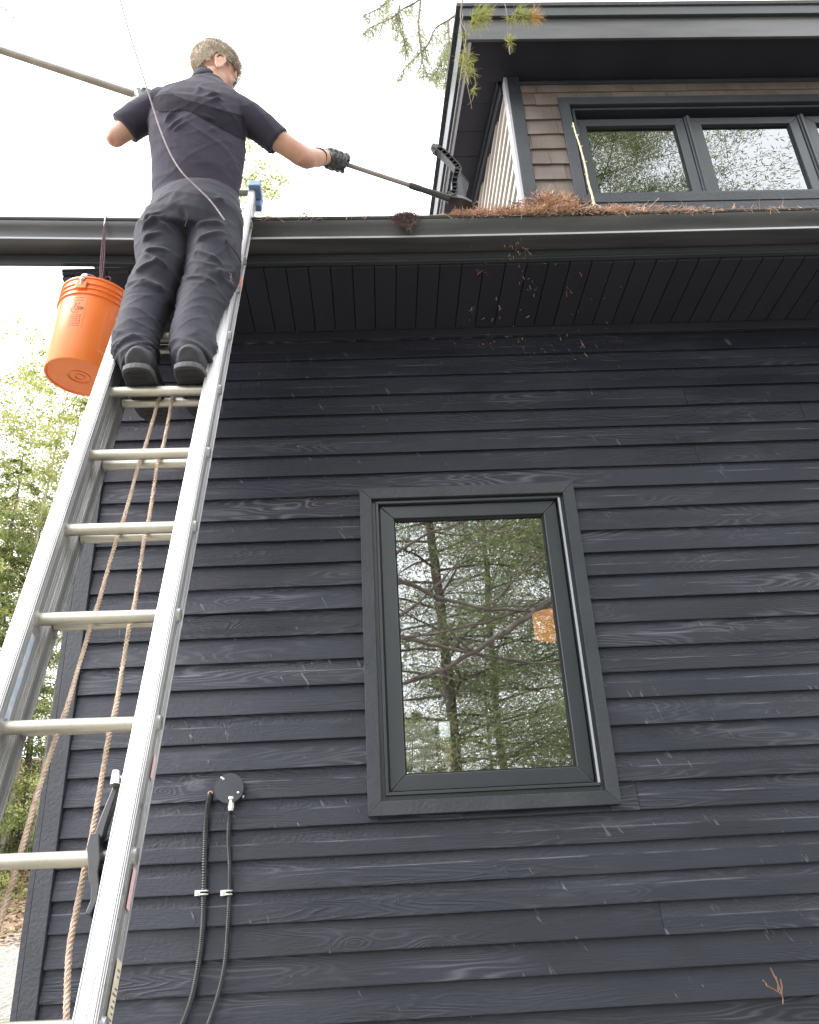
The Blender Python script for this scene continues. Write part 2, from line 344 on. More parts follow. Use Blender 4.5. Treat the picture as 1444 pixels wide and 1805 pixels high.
# window glass: reflects like a coated double pane, see-through elsewhere
m = bpy.data.materials.new('window_glass'); m.use_nodes = True; nt = m.node_tree; nt.nodes.clear()
o_ = nt.nodes.new('ShaderNodeOutputMaterial'); gl = nt.nodes.new('ShaderNodeBsdfGlossy'); gl.inputs['Roughness'].default_value = 0.0; gl.inputs['Color'].default_value = (.95, .97, .98, 1)
tr = nt.nodes.new('ShaderNodeBsdfTransparent'); tr.inputs[0].default_value = (.78, .80, .78, 1); fr = nt.nodes.new('ShaderNodeFresnel'); fr.inputs['IOR'].default_value = 1.9
ma = nt.nodes.new('ShaderNodeMath'); ma.operation = 'MULTIPLY_ADD'; ma.inputs[1].default_value = 1.1; ma.inputs[2].default_value = .13
mx = nt.nodes.new('ShaderNodeMixShader'); nt.links.new(fr.outputs[0], ma.inputs[0]); nt.links.new(ma.outputs[0], mx.inputs[0])
wv = nt.nodes.new('ShaderNodeTexNoise'); wv.inputs['Scale'].default_value = 2.5; bp = nt.nodes.new('ShaderNodeBump'); bp.inputs['Strength'].default_value = .06; bp.inputs['Distance'].default_value = .01
g2 = nt.nodes.new('ShaderNodeNewGeometry'); nt.links.new(g2.outputs['Position'], wv.inputs['Vector']); nt.links.new(wv.outputs['Fac'], bp.inputs['Height']); nt.links.new(bp.outputs[0], gl.inputs['Normal'])
nt.links.new(tr.outputs[0], mx.inputs[1]); nt.links.new(gl.outputs[0], mx.inputs[2]); nt.links.new(mx.outputs[0], o_.inputs[0]); M['window_glass'] = m
m = bpy.data.materials.new('orange_glow'); m.use_nodes = True; b = m.node_tree.nodes['Principled BSDF']; b.inputs['Base Color'].default_value = (.8, .35, .1, 1)
b.inputs['Emission Color'].default_value = (1, .40, .12, 1); b.inputs['Emission Strength'].default_value = .55; M['orange_glow'] = m

m = bpy.data.materials.new('curtain'); m.use_nodes = True; nt = m.node_tree; b = nt.nodes['Principled BSDF']; b.inputs['Base Color'].default_value = (.85, .84, .80, 1)
t_ = nt.nodes.new('ShaderNodeBsdfTransparent'); t_.inputs[0].default_value = (.9, .88, .84, 1); x_ = nt.nodes.new('ShaderNodeMixShader'); x_.inputs[0].default_value = .7
nt.links.new(b.outputs[0], x_.inputs[1]); nt.links.new(t_.outputs[0], x_.inputs[2]); nt.links.new(x_.outputs[0], nt.nodes['Material Output'].inputs[0]); M['curtain'] = m
# ground materials
def ground_mat():
    m = bpy.data.materials.new('ground'); m.use_nodes = True; nt = m.node_tree; b = nt.nodes['Principled BSDF']; L = nt.links
    ge = nt.nodes.new('ShaderNodeNewGeometry'); sp = nt.nodes.new('ShaderNodeSeparateXYZ'); L.new(ge.outputs['Position'], sp.inputs[0])
    n1 = nt.nodes.new('ShaderNodeTexNoise'); n1.inputs['Scale'].default_value = .9; n1.inputs['Detail'].default_value = 6; L.new(ge.outputs['Position'], n1.inputs['Vector'])
    n2 = nt.nodes.new('ShaderNodeTexVoronoi'); n2.inputs['Scale'].default_value = 26; L.new(ge.outputs['Position'], n2.inputs['Vector'])
    n3 = nt.nodes.new('ShaderNodeTexNoise'); n3.inputs['Scale'].default_value = 12; n3.inputs['Detail'].default_value = 8; L.new(ge.outputs['Position'], n3.inputs['Vector'])
    gr = nt.nodes.new('ShaderNodeValToRGB'); gr.color_ramp.elements[0].color = (.16, .145, .125, 1); gr.color_ramp.elements[1].color = (.42, .39, .35, 1); L.new(n2.outputs['Color'], gr.inputs[0])
    lf = nt.nodes.new('ShaderNodeValToRGB'); lf.color_ramp.elements[0].position = .35; lf.color_ramp.elements[0].color = (.10, .06, .035, 1); lf.color_ramp.elements[1].position = .65; lf.color_ramp.elements[1].color = (.36, .26, .17, 1); L.new(n3.outputs['Fac'], lf.inputs[0])
    gs = nt.nodes.new('ShaderNodeMix'); gs.data_type = 'RGBA'; gs.inputs[7].default_value = (.16, .22, .05, 1)
    # drive between y 3 and 13.4, litter beyond; ragged border
    a = nt.nodes.new('ShaderNodeMath'); a.operation = 'MULTIPLY_ADD'; a.inputs[1].default_value = 2.4; L.new(n1.outputs['Fac'], a.inputs[0]); L.new(sp.outputs['Y'], a.inputs[2])
    c = nt.nodes.new('ShaderNodeMapRange'); c.inputs['From Min'].default_value = 14.2; c.inputs['From Max'].default_value = 14.9; L.new(a.outputs[0], c.inputs['Value'])
    mx = nt.nodes.new('ShaderNodeMix'); mx.data_type = 'RGBA'; L.new(c.outputs[0], mx.inputs[0]); L.new(gr.outputs[0], mx.inputs[6]); L.new(lf.outputs[0], mx.inputs[7])
    r2 = nt.nodes.new('ShaderNodeMapRange'); r2.inputs['From Min'].default_value = .58; r2.inputs['From Max'].default_value = .66
    n4 = nt.nodes.new('ShaderNodeTexNoise'); n4.inputs['Scale'].default_value = .7; n4.inputs['Detail'].default_value = 7; L.new(ge.outputs['Position'], n4.inputs['Vector']); L.new(n4.outputs['Fac'], r2.inputs['Value'])
    L.new(mx.outputs[2], gs.inputs[6]); L.new(r2.outputs[0], gs.inputs[0]); L.new(gs.outputs[2], b.inputs['Base Color']); b.inputs['Roughness'].default_value = .95
    bp = nt.nodes.new('ShaderNodeBump'); bp.inputs['Strength'].default_value = .7; bp.inputs['Distance'].default_value = .03; L.new(n2.outputs['Distance'], bp.inputs['Height']); L.new(bp.outputs[0], b.inputs['Normal'])
    M['ground'] = m
ground_mat()
# ------------------------------------------------------------------ ground: one sheet rising to a wooded bank behind the house
def ground_z(x, y):
    t = max(0., y-3.0)
    z = -1.6+.158*t
    if y > 14: z += (y-14)*.34
    if y > 22: z -= (y-22)*.4
    z += .10*noise.noise(Vector((x*.35, y*.35, 0)))+.03*noise.noise(Vector((x*1.7, y*1.7, 3)))
    s = min(1, max(0, (x+2.6)/1.0)) if y < 9.5 else 0      # level platform under and right of the house
    s *= min(1, max(0, (9.5-y)/1.2))
    if y < 3: z = -1.6+.03*noise.noise(Vector((x, y, 5)))
    z = z*(1-s)+(-1.6)*s
    if y < -14: z -= .02*(y+14)
    return z
gx = sorted(set([-400, -200, -100, -60, -40, -30, -24]+[-20+.5*i for i in range(90)]+[28, 34, 45, 60, 100, 200, 400]))
gy = sorted(set([-400, -200, -100, -60, -40, -30]+[-24+1.*i for i in range(27)]+[3+.35*i for i in range(60)]+[25, 27, 30, 36, 45, 60, 100, 200, 400]))
g = MB(); nx = len(gx)
for y in gy:
    for x in gx: g.v.append((x, y, max(ground_z(x, y), -4) if abs(x) < 60 and -60 < y < 60 else -1.8))
for j in range(len(gy)-1):
    for i in range(nx-1): g.f.append((j*nx+i, j*nx+i+1, (j+1)*nx+i+1, (j+1)*nx+i))
o = g.build('ground', M['ground'], smooth=True, fix=False); o['kind'] = 'structure'

# ------------------------------------------------------------------ the house
WY = 3.400                                                     # front of the clapboards
HX1 = 5.2
house = empty('house', (1.9, 5.6, -1.6), 'black timber house with lap siding, a tall window and a brown shingled dormer', 'house')
EXP = .1084
BASE = 2.389
WX0, WX1, WZ0, WZ1 = -.062, .915, .351, 1.757                  # lower window over its trim
def clap(x0, x1, b, h=.132, top=None):
    x0 += .0008; x1 -= .0008
    tw = rnd.uniform(-.0012, .0012); dz = rnd.uniform(-.001, .001)
    f = lambda x, e: [(x, WY-.0065+e, b+dz), (x, WY-.0065+e, b+.004+dz), (x, WY+.0130, b+h), (x, WY+.0175, b+h), (x, WY+.0125, b+.004)]
    n = max(1, int(round((x1-x0)/1.1))); m = MB(); ph_ = rnd.uniform(0, 9)
    for i in range(n+1):
        x = x0+(x1-x0)*i/n; q = .0013*math.sin(x*1.9+ph_)+.0009*math.sin(x*4.3+ph_*2); R_ = f(x, tw*(1-2*i/n)-q*.8); m.v += [(a, y, z+(q if j < 2 else 0)) for j, (a, y, z) in enumerate(R_)]
    for i in range(n):
        for k in range(5): m.f.append((i*5+k, i*5+(k+1) % 5, (i+1)*5+(k+1) % 5, (i+1)*5+k))
    m.f.append((0, 1, 2, 3, 4)); m.f.append(tuple(n*5+k for k in (4, 3, 2, 1, 0)))
    return m.build('clapboard', M['black_wood'], house, fix=True)
# sheathing behind the boards, with the window opening
s = MB()
s.box(-1.285, WX0+.05, WY+.0185, WY+.15, -1.6, 2.66); s.box(WX1-.05, HX1, WY+.0185, WY+.15, -1.6, 2.66)
s.box(WX0+.05, WX1-.05, WY+.0185, WY+.15, -1.6, WZ0+.05); s.box(WX0+.05, WX1-.05, WY+.0185, WY+.15, WZ1-.05, 2.66)
s.build('wall', M['soffit_paint'], house)
joints = {3: [2.10], 2: [1.541], 5: [1.533], 19: [.991], 23: [1.007], 9: [3.2], 12: [2.75], 15: [3.1], 7: [3.9], 26: [2.3], 29: [.2, 3.0], 32: [1.4], 0: [3.0], -1: [1.2]}
for k in range(-2, 37):
    b = BASE-EXP*k
    if b+.132 > 2.66: h = 2.655-b
    else: h = .132
    if h < .03: continue
    xs = [-1.225]+joints.get(k, [])+[HX1]
    for a, c in zip(xs[:-1], xs[1:]):
        if b+.132 > .42 and b < WZ1-.05:
            if a < WX0+.04: clap(a, min(c, WX0+.04), b, h)
            if c > WX1-.04: clap(max(a, WX1-.04), c, b, h)
            if b < WZ0: clap(WX0+.04, WX1-.04, b, .07)
        else: clap(a, c, b, h)
# corner boards
MB().box(-1.2895, -1.226, WY-.017, WY+.018, -1.6, 2.66).build('corner_board', M['trim_paint'], house, bev=.002)
MB().box(-1.3135, -1.2905, WY-.014, WY+.10, -1.6, 2.66).build('corner_board', M['trim_paint'], house, bev=.002)
# left gable side: lap boards joined (only glimpsed from a step to the side), back and right walls
sd = MB()
z = -1.6
while z < 2.6:
    p = lambda y: [(-1.312, y, z), (-1.296, y, z+.13), (-1.291, y, z+.13), (-1.296, y, z)]
    sd.prism(p(WY+.103), p(9.0)); z += EXP
o = sd.build('side_cladding', M['black_wood'], house); o['kind'] = 'stuff'
MB().box(-1.29, -1.20, WY+.155, 9.0, -1.6, 2.66).build('wall', M['white_wall'], house)
rw = MB(); rw.box(HX1, HX1+.12, WY+.02, 4.3, -1.6, 4.6); rw.box(HX1, HX1+.12, 7.0, 9.12, -1.6, 4.6); rw.box(HX1, HX1+.12, 4.3, 7.0, -1.6, -.6); rw.box(HX1, HX1+.12, 4.3, 7.0, 2.3, 4.6); rw.build('wall', M['soffit_paint'], house)  # opening in this unseen wall added to let daylight into the room

# ---- window builder: mitred frames
def mitre(name, x0, x1, z0, z1, w, y0, y1, mt, parent, gap=.0006, bev=.0015, split=True):
    """four mitred pieces round a rectangle; w = width; between depths y0 (front) and y1"""
    O = [(x0, z0), (x1, z0), (x1, z1), (x0, z1)]; I = [(x0+w, z0+w), (x1-w, z0+w), (x1-w, z1-w), (x0+w, z1-w)]
    out = []; acc = MB()
    for i in range(4):
        j = (i+1) % 4; A, B, C, Dd = O[i], O[j], I[j], I[i]
        cx_, cz_ = sum(p[0] for p in (A, B, C, Dd))/4, sum(p[1] for p in (A, B, C, Dd))/4
        L = math.hypot(B[0]-A[0], B[1]-A[1]); s_ = 1-2*gap/L
        q = []
        for p in (A, B, C, Dd):
            if i % 2 == 0: q.append((cx_+(p[0]-cx_)*s_, p[1]))
            else: q.append((p[0], cz_+(p[1]-cz_)*s_))
        mb = MB() if split else acc
        mb.prism([(x, y0, z) for x, z in q], [(x, y1, z) for x, z in q])
        if split: out.append(mb.build(name, mt, parent, bev=bev))
    if not split: out.append(acc.build(name, mt, parent, bev=bev))
    return out
# lower window
fr = MB()
def ring(mb, x0, x1, z0, z1, w, y0, y1):
    mb.box(x0, x0+w, y0, y1, z0, z1); mb.box(x1-w, x1, y0, y1, z0, z1)
    mb.box(x0+w, x1-w, y0, y1, z0, z0+w); mb.box(x0+w, x1-w, y0, y1, z1-w, z1)
IX0, IX1, IZ0, IZ1 = -.008, .865, .408, 1.712
ring(fr, IX0-.02, IX1+.02, IZ0-.02, IZ1+.02, .036, WY-.004, WY+.12)       # outer step
ring(fr, IX0+.0165, IX1-.0165, IZ0+.0165, IZ1-.0165, .012, WY-.016, WY+.10)  # nosing
ring(fr, IX0+.029, IX1-.029, IZ0+.029, IZ1-.029, .012, WY+.028, WY+.10)
win = fr.build('window', M['window_paint'], house, bev=.0015)
mitre('trim_board', WX0, WX1, WZ0, WZ1, .052, WY-.030, WY-.006, M['trim_paint'], win)
SX0, SX1, SZ0, SZ1 = IX0+.034, IX1-.034, IZ0+.032, IZ1-.032
mitre('sash_rail', SX0, SX1, SZ0, SZ1, .062, WY+.004, WY+.06, M['window_paint'], win, bev=.003)
mitre('glazing_bead', SX0+.062, SX1-.062, SZ0+.062, SZ1-.062, .007, WY+.018, WY+.05, M['rubber'], win, split=False, bev=0)
MB().box(SX0+.063, SX1-.063, WY+.030, WY+.036, SZ0+.063, SZ1-.063).build('pane', M['window_glass'], win)
# pale strip painting the light caught by the right jamb
MB().box(.8385, .8475, WY-.0176, WY-.0163, SZ0-.004, SZ1+.003).build('jamb_highlight', M['lit_edge'], win)
MB().box(.42, .44, WY+.0025, WY+.004, .4245, .4255).build('weep_slot', M['rubber'], win)

# ---- room behind the lower window
rm = MB()
rm.box(-1.19, HX1, WY+.155, 7.4, 2.48, 2.55); rm.build('ceiling', M['ceiling'], house)
MB().box(-1.19, HX1, WY+.155, 7.4, -1.0, -.93).build('floor', M['floor_wood'], house)
OX0, OX1, OZ0, OZ1 = at(704, 1300, 7.4).x, at(806, 1300, 7.4).x, .45, at(770, 1258, 7.4).z                        # opening in the far wall
bw = MB(); bw.box(-1.19, OX0, 7.4, 7.5, -.93, 2.48); bw.box(OX1, HX1, 7.4, 7.5, -.93, 2.48); bw.box(OX0, OX1, 7.4, 7.5, -.93, OZ0); bw.box(OX0, OX1, 7.4, 7.5, OZ1, 2.48)
bw.build('wall', M['ceiling'], house)
f2 = MB(); ring(f2, OX0, OX1, OZ0, OZ1, .05, 7.36, 7.5); f2.box(OX0+.05, OX1-.05, 7.42, 7.46, 1.12, 1.16)
w2 = f2.build('window', M['pale_wood'], house); w2['label'] = 'wooden window across the room, seen through the tall window'
MB().box(OX0+.05, OX1-.05, 7.47, 7.476, OZ0+.05, OZ1-.05).build('pane', M['window_glass'], w2)
CX = at(768, 1300, 7.4).x
MB().box(CX+.0, CX+.035, 7.35, 7.47, OZ0, OZ1-.05).build('window_post', M['pale_wood'], w2)
wx0, wx1, wzt = at(690, 1300, 10.6).x, at(767, 1300, 10.6).x, at(740, 1264, 10.6).z  # white board added outdoors so the sky makes it bright
tag(MB().box(wx0, wx1, 10.6, 10.7, -1.6, wzt).build('added_panel', M['white_wall'], None, bev=.01), 'white board added outdoors beyond the house for brightness, seen through the tall window', 'added_panel')
lp = empty('ceiling_glow', (1.45, 6.0, 2.1), 'orange glowing drum shape inside the room, seen through the tall window', 'glow')
MB().lathe([(.10, 0), (.13, .01), (.13, .17), (.10, .18)], (1.22, 5.6, 1.70), (0, 0, 1), (1, 0, 0), 28).build('glow_drum', M['orange_glow'], lp, smooth=True)  # emissive drum set where an orange patch shows, source unknown
MB().tube([(1.22, 5.6, 1.88), (1.22, 5.6, 2.48)], .004, 6).build('cord', M['rubber'], lp)

# ---- eave: soffit boards, fascia, gutter
def eave_dz(x):                                                # the old gutter line is not straight
    xs = [-3.2, -1.6, -1.0, -.5, .15, .9, 2.1, 5.2]; ys = [.075, .042, .018, .008, 0, 0, .006, .02]
    return float(np.interp(x, xs, ys))
SZ = 2.66; x = -1.36
while x < HX1:
    e = rnd.uniform(-.0012, .0012); w_ = .1
    m = MB(); a, c = x+.0022, x+w_-.0022; ye = 7.5 if x < -1.3 else WY+.0
    ya = 2.935
    m.prism([(a, ya, SZ+e), (c, ya, SZ+e), (c, ya, SZ+.015), (a, ya, SZ+.015)], [(a, ye, SZ+e), (c, ye, SZ+e), (c, ye, SZ+.015), (a, ye, SZ+.015)])
    m.build('soffit_board', M['soffit_paint'], house, bev=.0015); x += w_
MB().box(-1.36, HX1, 2.935, WY, SZ+.016, SZ+.03).build('soffit_backing', M['rubber'], house)
MB().box(-1.36, -1.314, 2.95, 7.5, SZ-.012, SZ-.003).build('soffit_edge', M['dark_metal'], house)
MB().box(-1.22, HX1, WY-.018, WY-.006, SZ-.05, SZ-.003).build('frieze_board', M['soffit_paint'], house, bev=.002)
st = [-3.2, -2.4, -1.6, -1.3, -1.0, -.75, -.5, -.2, .15, .5, .9, 1.5, 2.1, 3.2, HX1]
def sweep(name, prof, mt, parent, scale_dz=1., stations=st, smooth=False, bev=0, closed=True):
    n = len(prof); m = MB()
    for x in stations:
        d = eave_dz(x)*scale_dz
        m.v += [(x, y, z+d) for y, z in prof]
    for i in range(len(stations)-1):
        for k in range(n if closed else n-1): m.f.append((i*n+k, i*n+(k+1) % n, (i+1)*n+(k+1) % n, (i+1)*n+k))
    if closed: m.f.append(tuple(range(n))); m.f.append(tuple((len(stations)-1)*n+k for k in range(n))[::-1])
    return m.build(name, mt, parent, smooth=smooth, bev=bev)
fas = sweep('fascia_board', [(2.905, 2.668), (2.933, 2.668), (2.933, 2.85), (2.905, 2.85)], M['dark_metal'], house, bev=.003)
sweep('fascia_board', [(2.898, 2.672), (2.9045, 2.672), (2.9045, 2.70), (2.898, 2.70)], M['dark_metal'], house)
outer = [(2.903, 2.8395), (2.903, 2.712), (2.83, 2.706), (2.806, 2.7035), (2.8000, 2.705), (2.8035, 2.7175), (2.807, 2.7195), (2.820, 2.7245), (2.8235, 2.736), (2.822, 2.748),
         (2.815, 2.768), (2.805, 2.782), (2.798, 2.795), (2.7965, 2.809), (2.803, 2.8135), (2.8035, 2.8165), (2.795, 2.8195), (2.7925, 2.825), (2.795, 2.831), (2.806, 2.832), (2.809, 2.826)]
inner = [(y+.0022 if i > 2 else y-.0022 if i == 0 else y, z+.0022) for i, (y, z) in enumerate(outer[:-2])][::-1]
lip = sweep('lip_highlight', [(2.7985, 2.7055), (2.8005, 2.7045), (2.8035, 2.7165), (2.8015, 2.7175)], M['lip_highlight'], house)  # thin pale bead carries the painted highlight along the lip
gut = sweep('gutter', outer+inner, M['gutter_paint'], house, smooth=True)
for xx in (-1.93, .62, 3.3):
    MB().box(xx-.012, xx+.012, 2.80, 2.90, 2.812+eave_dz(xx), 2.816+eave_dz(xx)).build('gutter_hanger', M['zinc'], gut)
MB().prism([(-1.37, 2.85, 2.853), (HX1, 2.85, 2.853), (HX1, 9.3, 2.853+.39*6.45), (-1.37, 9.3, 2.853+.39*6.45)], [(-1.37, 2.85, 2.872), (HX1, 2.85, 2.872), (HX1, 9.3, 2.872+.39*6.45), (-1.37, 9.3, 2.872+.39*6.45)]).build('roof', M['roofing'], house)

# ---- upper storey (dormer)
DY = 3.45; DX = .905
SL = .34
dm = MB(); dm.box(DX+.012, 1.22, DY+.014, DY+.12, 3.0, 4.56); dm.box(1.22, HX1, DY+.014, DY+.12, 3.0, 3.59); dm.box(1.22, HX1, DY+.014, DY+.12, 4.345, 4.56)
dm.prism([(DX+.012, DY+.12, 3.0), (DX+.012, 9, 3.0), (DX+.012, 9, 4.56+SL*5.5), (DX+.012, DY+.12, 4.56)], [(DX+.1, DY+.12, 3.0), (DX+.1, 9, 3.0), (DX+.1, 9, 4.56+SL*5.5), (DX+.1, DY+.12, 4.56)])
dm.build('wall', M['soffit_paint'], house)
MB().box(DX, .978, DY-.018, DY+.013, 3.0, 4.60).build('corner_board', M['trim_paint'], house, bev=.002)
MB().box(DX-.020, DX-.0015, DY-.016, DY+.055, 3.0, 4.60).build('corner_board', M['lit_edge'], house, bev=.002)['label'] = 'narrow corner board, its lit side painted pale'  # pale colour stands in for light on the board's side face
# shingles
def shingle(x0, x1, b, h=.15):
    e = rnd.uniform(0, .004); dz = rnd.uniform(-.0025, .0025)
    f = lambda x, q: [(x, DY-.014-e, b+dz+q), (x, DY-.002, b+h), (x, DY+.004, b+h), (x, DY-.003, b+dz)]
    q = rnd.uniform(-.002, .002)
    MB().prism(f(x0+.001, q), f(x1-.001, -q)).build('shingle', M['shingle'], house)
jf = {2: [.40], 1: [.38], 0: [.77], -1: [.87], -2: [.07], -3: [.5], -4: [.86], -5: [.52], -6: [.3], -7: [.66]}
for r in range(-8, 3):
    b = 4.352+.1237*(r-1)*1.0 if r <= 1 else 4.352+.111
    h = .15 if b+.15 < 4.56 else 4.558-b
    if b > 4.36:
        x = .979; first = True
        while x < HX1:
            w_ = .095 if first else rnd.uniform(.24, .42); first = False
            shingle(x, min(x+w_, HX1), b, h); x += w_
    elif b > 4.33:
        x0 = .979; xs = [x0, x0+.21*jf[1][0], 1.195]
        for a, c in zip(xs[:-1], xs[1:]): shingle(a, c, b, h)
        x = 1.195
        while x < HX1:
            w_ = rnd.uniform(.24, .42); shingle(x, min(x+w_, HX1), b+.045, .1); x += w_
    else:
        x0, x1 = .979, 1.195; f_ = jf.get(r, [.5])[0]
        shingle(x0, x0+(x1-x0)*f_, b, h); shingle(x0+(x1-x0)*f_, x1, b, h)
# side lap boards of the dormer
k = 0; z = 3.05
while z < 6.2:
    zt = z+.145
    ys = DY+.058 if z < 4.56 else DY+.06+(z-4.56)/SL
    if ys > 7: break
    ys2 = DY+.058 if zt < 4.56 else DY+.06+(zt-4.56)/SL
    A = [(DX-.018, ys, z), (DX+.002, ys2, zt), (DX+.010, ys2, zt), (DX+.002, ys, z)]
    B = [(DX-.018, 7.4, z), (DX+.002, 7.4, zt), (DX+.010, 7.4, zt), (DX+.002, 7.4, z)]
    MB().prism(A, B).build('lap_board', M['side_board'], house); z += .1237
def sl_z(y, z0=4.567): return z0+SL*(y-DY)
def slope_prism(x0, x1, y0, y1, z0, th):                        # slab following the roof slope; z0 at y = DY
    A = [(x0, y0, sl_z(y0, z0)), (x0, y1, sl_z(y1, z0)), (x0, y1, sl_z(y1, z0)+th), (x0, y0, sl_z(y0, z0)+th)]
    return MB().prism(A, [(x1, y, z) for x, y, z in A])
slope_prism(DX-.032, DX-.0125, DY+.056, 8.6, 4.53, .13).build('frieze_board', M['soffit_paint'], house, bev=.002)
slope_prism(DX-.045, DX-.033, DY+.056, 8.6, 4.60, .06).build('frieze_board', M['soffit_paint'], house, bev=.002)
MB().box(.65, HX1, 3.175, DY+.012, 4.600, 4.612).build('soffit_board', M['soffit_paint'], house)
y = DY+.002
while y < 8.5:
    y1 = y+.30; slope_prism(.640, DX, y, y1-.004, 4.665+rnd.uniform(-.0015, .0015), .014).build('soffit_board', M['soffit_paint'], house, bev=.0015); y = y1
FY = 3.160
MB().box(.627, HX1, FY-.002, FY+.014, 4.558, 4.738).build('fascia_board', M['gutter_paint'], house, bev=.002)
MB().box(.622, HX1, FY-.022, FY+.014, 4.7395, 4.815).build('drip_edge', M['dark_metal'], house, bev=.003)
slope_prism(.628, .644, FY+.016, 8.6, 4.650, .20).build('rake_board', M['gutter_paint'], house, bev=.002)
slope_prism(.610, .627, FY+.016, 8.6, 4.695, .165).build('rake_board', M['dark_metal'], house, bev=.002)
slope_prism(.6445, .660, FY+.016, 8.6, 4.645, .03).build('rake_highlight', M['lit_edge'], house)  # pale strip paints light caught on the inside of the rake trim
slope_prism(.59, HX1, FY-.03, 8.8, 4.93, .03).build('roof', M['roofing'], house)
# frieze under the front soffit and the window group
MB().box(.979, HX1, DY-.019, DY-.003, 4.535, 4.556).build('frieze_board', M['trim_paint'], house, bev=.002)
UX0, UZ0, UZ1 = 1.192, 3.53, 4.391
UX1 = 4.12
f3 = MB(); ring(f3, UX0+.045, UX1-.045, UZ0+.045, UZ1-.045, .03, DY-.002, DY+.10)
ring(f3, UX0+.0755, UX1-.0755, UZ0+.0755, UZ1-.0755, .016, DY-.016, DY+.10)
wu = f3.build('window', M['window_paint'], house, bev=.002)
mitre('trim_board', UX0, UX1, UZ0, UZ1, .062, DY-.034, DY-.004, M['trim_paint'], wu)
sx = 1.287
for i in range(4):
    a = sx+i*.7; c = a+.655
    mitre('sash_rail', a, c, 3.622-.055, 4.252, .057, DY+.012, DY+.06, M['window_paint'], wu, bev=.003)
    mitre('glazing_bead', a+.057, c-.057, 3.567+.057, 4.252-.057, .006, DY+.024, DY+.05, M['rubber'], wu, split=False, bev=0)
    MB().box(a+.058, c-.058, DY+.034, DY+.040, 3.568+.057, 4.251-.057).build('pane', M['window_glass'], wu)
    if i < 3:
        MB().box(c+.0015, c+.0435, DY+.004, DY+.07, 3.565, 4.254).build('mullion', M['window_paint'], wu, bev=.002)
        MB().box(c+.014, c+.031, DY-.006, DY+.0035, 3.565, 4.254).build('mullion', M['window_paint'], wu, bev=.002)
    # pale blind inside at the head of each sash
    MB().box(a+.05, c-.05, DY+.09, DY+.10, 4.155, 4.20).build('blind', M['pale_wood'], wu)
MB().box(DX+.11, HX1-.01, DY+.5, DY+.56, 3.0, 4.6).build('wall', M['soffit_paint'], house)
MB().box(UX0+.02, UX1-.02, DY-.030, DY+.0, UZ0-.06, UZ0-.002).build('sill', M['trim_paint'], wu, bev=.002)
# ------------------------------------------------------------------ extension ladder
LO = Vector((-0.689377, 2.413529, 1.888404)); LW = 0.31125; th, ph = 0.303347, -0.013577
LD0 = Vector((0, -math.sin(th), -math.cos(th))); LA0 = Vector((1, 0, 0))
LD = LD0*math.cos(ph)+LA0*math.sin(ph); LA = LA0*math.cos(ph)-LD0*math.sin(ph); LN = LD.cross(LA)   # LN points to the climber
def lad(u, t, w=0.): return LO+LA*u+LD*t+LN*w
def on_lad(px, py, w=0.):
    d = CF+CR*((px-722)/FPX)-CU*((py-902.5)/FPX); P0 = LO+LN*w
    return d*(P0.dot(LN)/d.dot(LN))
def tco(P): return (P-LO).dot(LA), (P-LO).dot(LD)
HW = LW/2
ladder = empty('extension_ladder', (LO.x-.03, 1.34, -1.6), 'long aluminium extension ladder leaning on the gutter, a man standing on it', 'ladder')
def lbox(u0, u1, t0, t1, w0, w1, mb=None):
    mb = mb or MB(); return mb.prism([lad(u0, t0, w0), lad(u1, t0, w0), lad(u1, t0, w1), lad(u0, t0, w1)], [lad(u0, t1, w0), lad(u1, t1, w0), lad(u1, t1, w1), lad(u0, t1, w1)])
def rail(side, t0, t1, wc, fl=.040, dep=.046, inset=0.):
    """channel rail; side -1 left, 1 right; web inside on the left rail, outside on the right"""
    m = MB()
    i = side*(HW-inset); o_ = side*(HW+fl-inset)
    web = i if side < 0 else o_
    lbox(web-.0013, web+.0013, t0, t1, wc-dep, wc+dep, m)
    a, b = sorted((i, o_))
    a2, b2 = (a, b-.0013) if side < 0 else (a, b-.0013)
    lbox(a, b2-.0002, t0, t1, wc+dep-.003, wc+dep, m); lbox(a, b2-.0002, t0, t1, wc-dep, wc-dep+.003, m)
    # rolled edges and drawn ridges
    for q in (a+.0022, b-.0022-.0012): lbox(q-.0012, q+.0012, t0, t1, wc+dep+.0001, wc+dep+.0018, m)
    for q in (.35, .42): lbox(a+(b-a)*(1-q if side > 0 else q)-.0008, a+(b-a)*(1-q if side > 0 else q)+.0008, t0, t1, wc+dep+.0001, wc+dep+.0012, m)
    for q in (-.024, -.014, .016, .026):
        lbox(web+.0014, web+.0026, t0, t1, wc+q-.001, wc+q+.001, m)
    lbox(web+.0014, web+.0045, t0, t1, wc-dep+.003, wc-dep+.007, m); lbox(web+.0014, web+.0045, t0, t1, wc+dep-.008, wc+dep-.0035, m)
    return m.build('rail', M['aluminium'], ladder, bev=.0007)
TB0, TB1 = -.425, 3.62
TF0, TF1 = -1.235, 1.93
FW = -.080
rails = [rail(-1, TB0, TB1, 0), rail(1, TB0, TB1, 0), rail(-1, TF0, TF1, FW, inset=.006, fl=.026, dep=.032), rail(1, TF0, TF1, FW, inset=.006, fl=.026, dep=.032)]
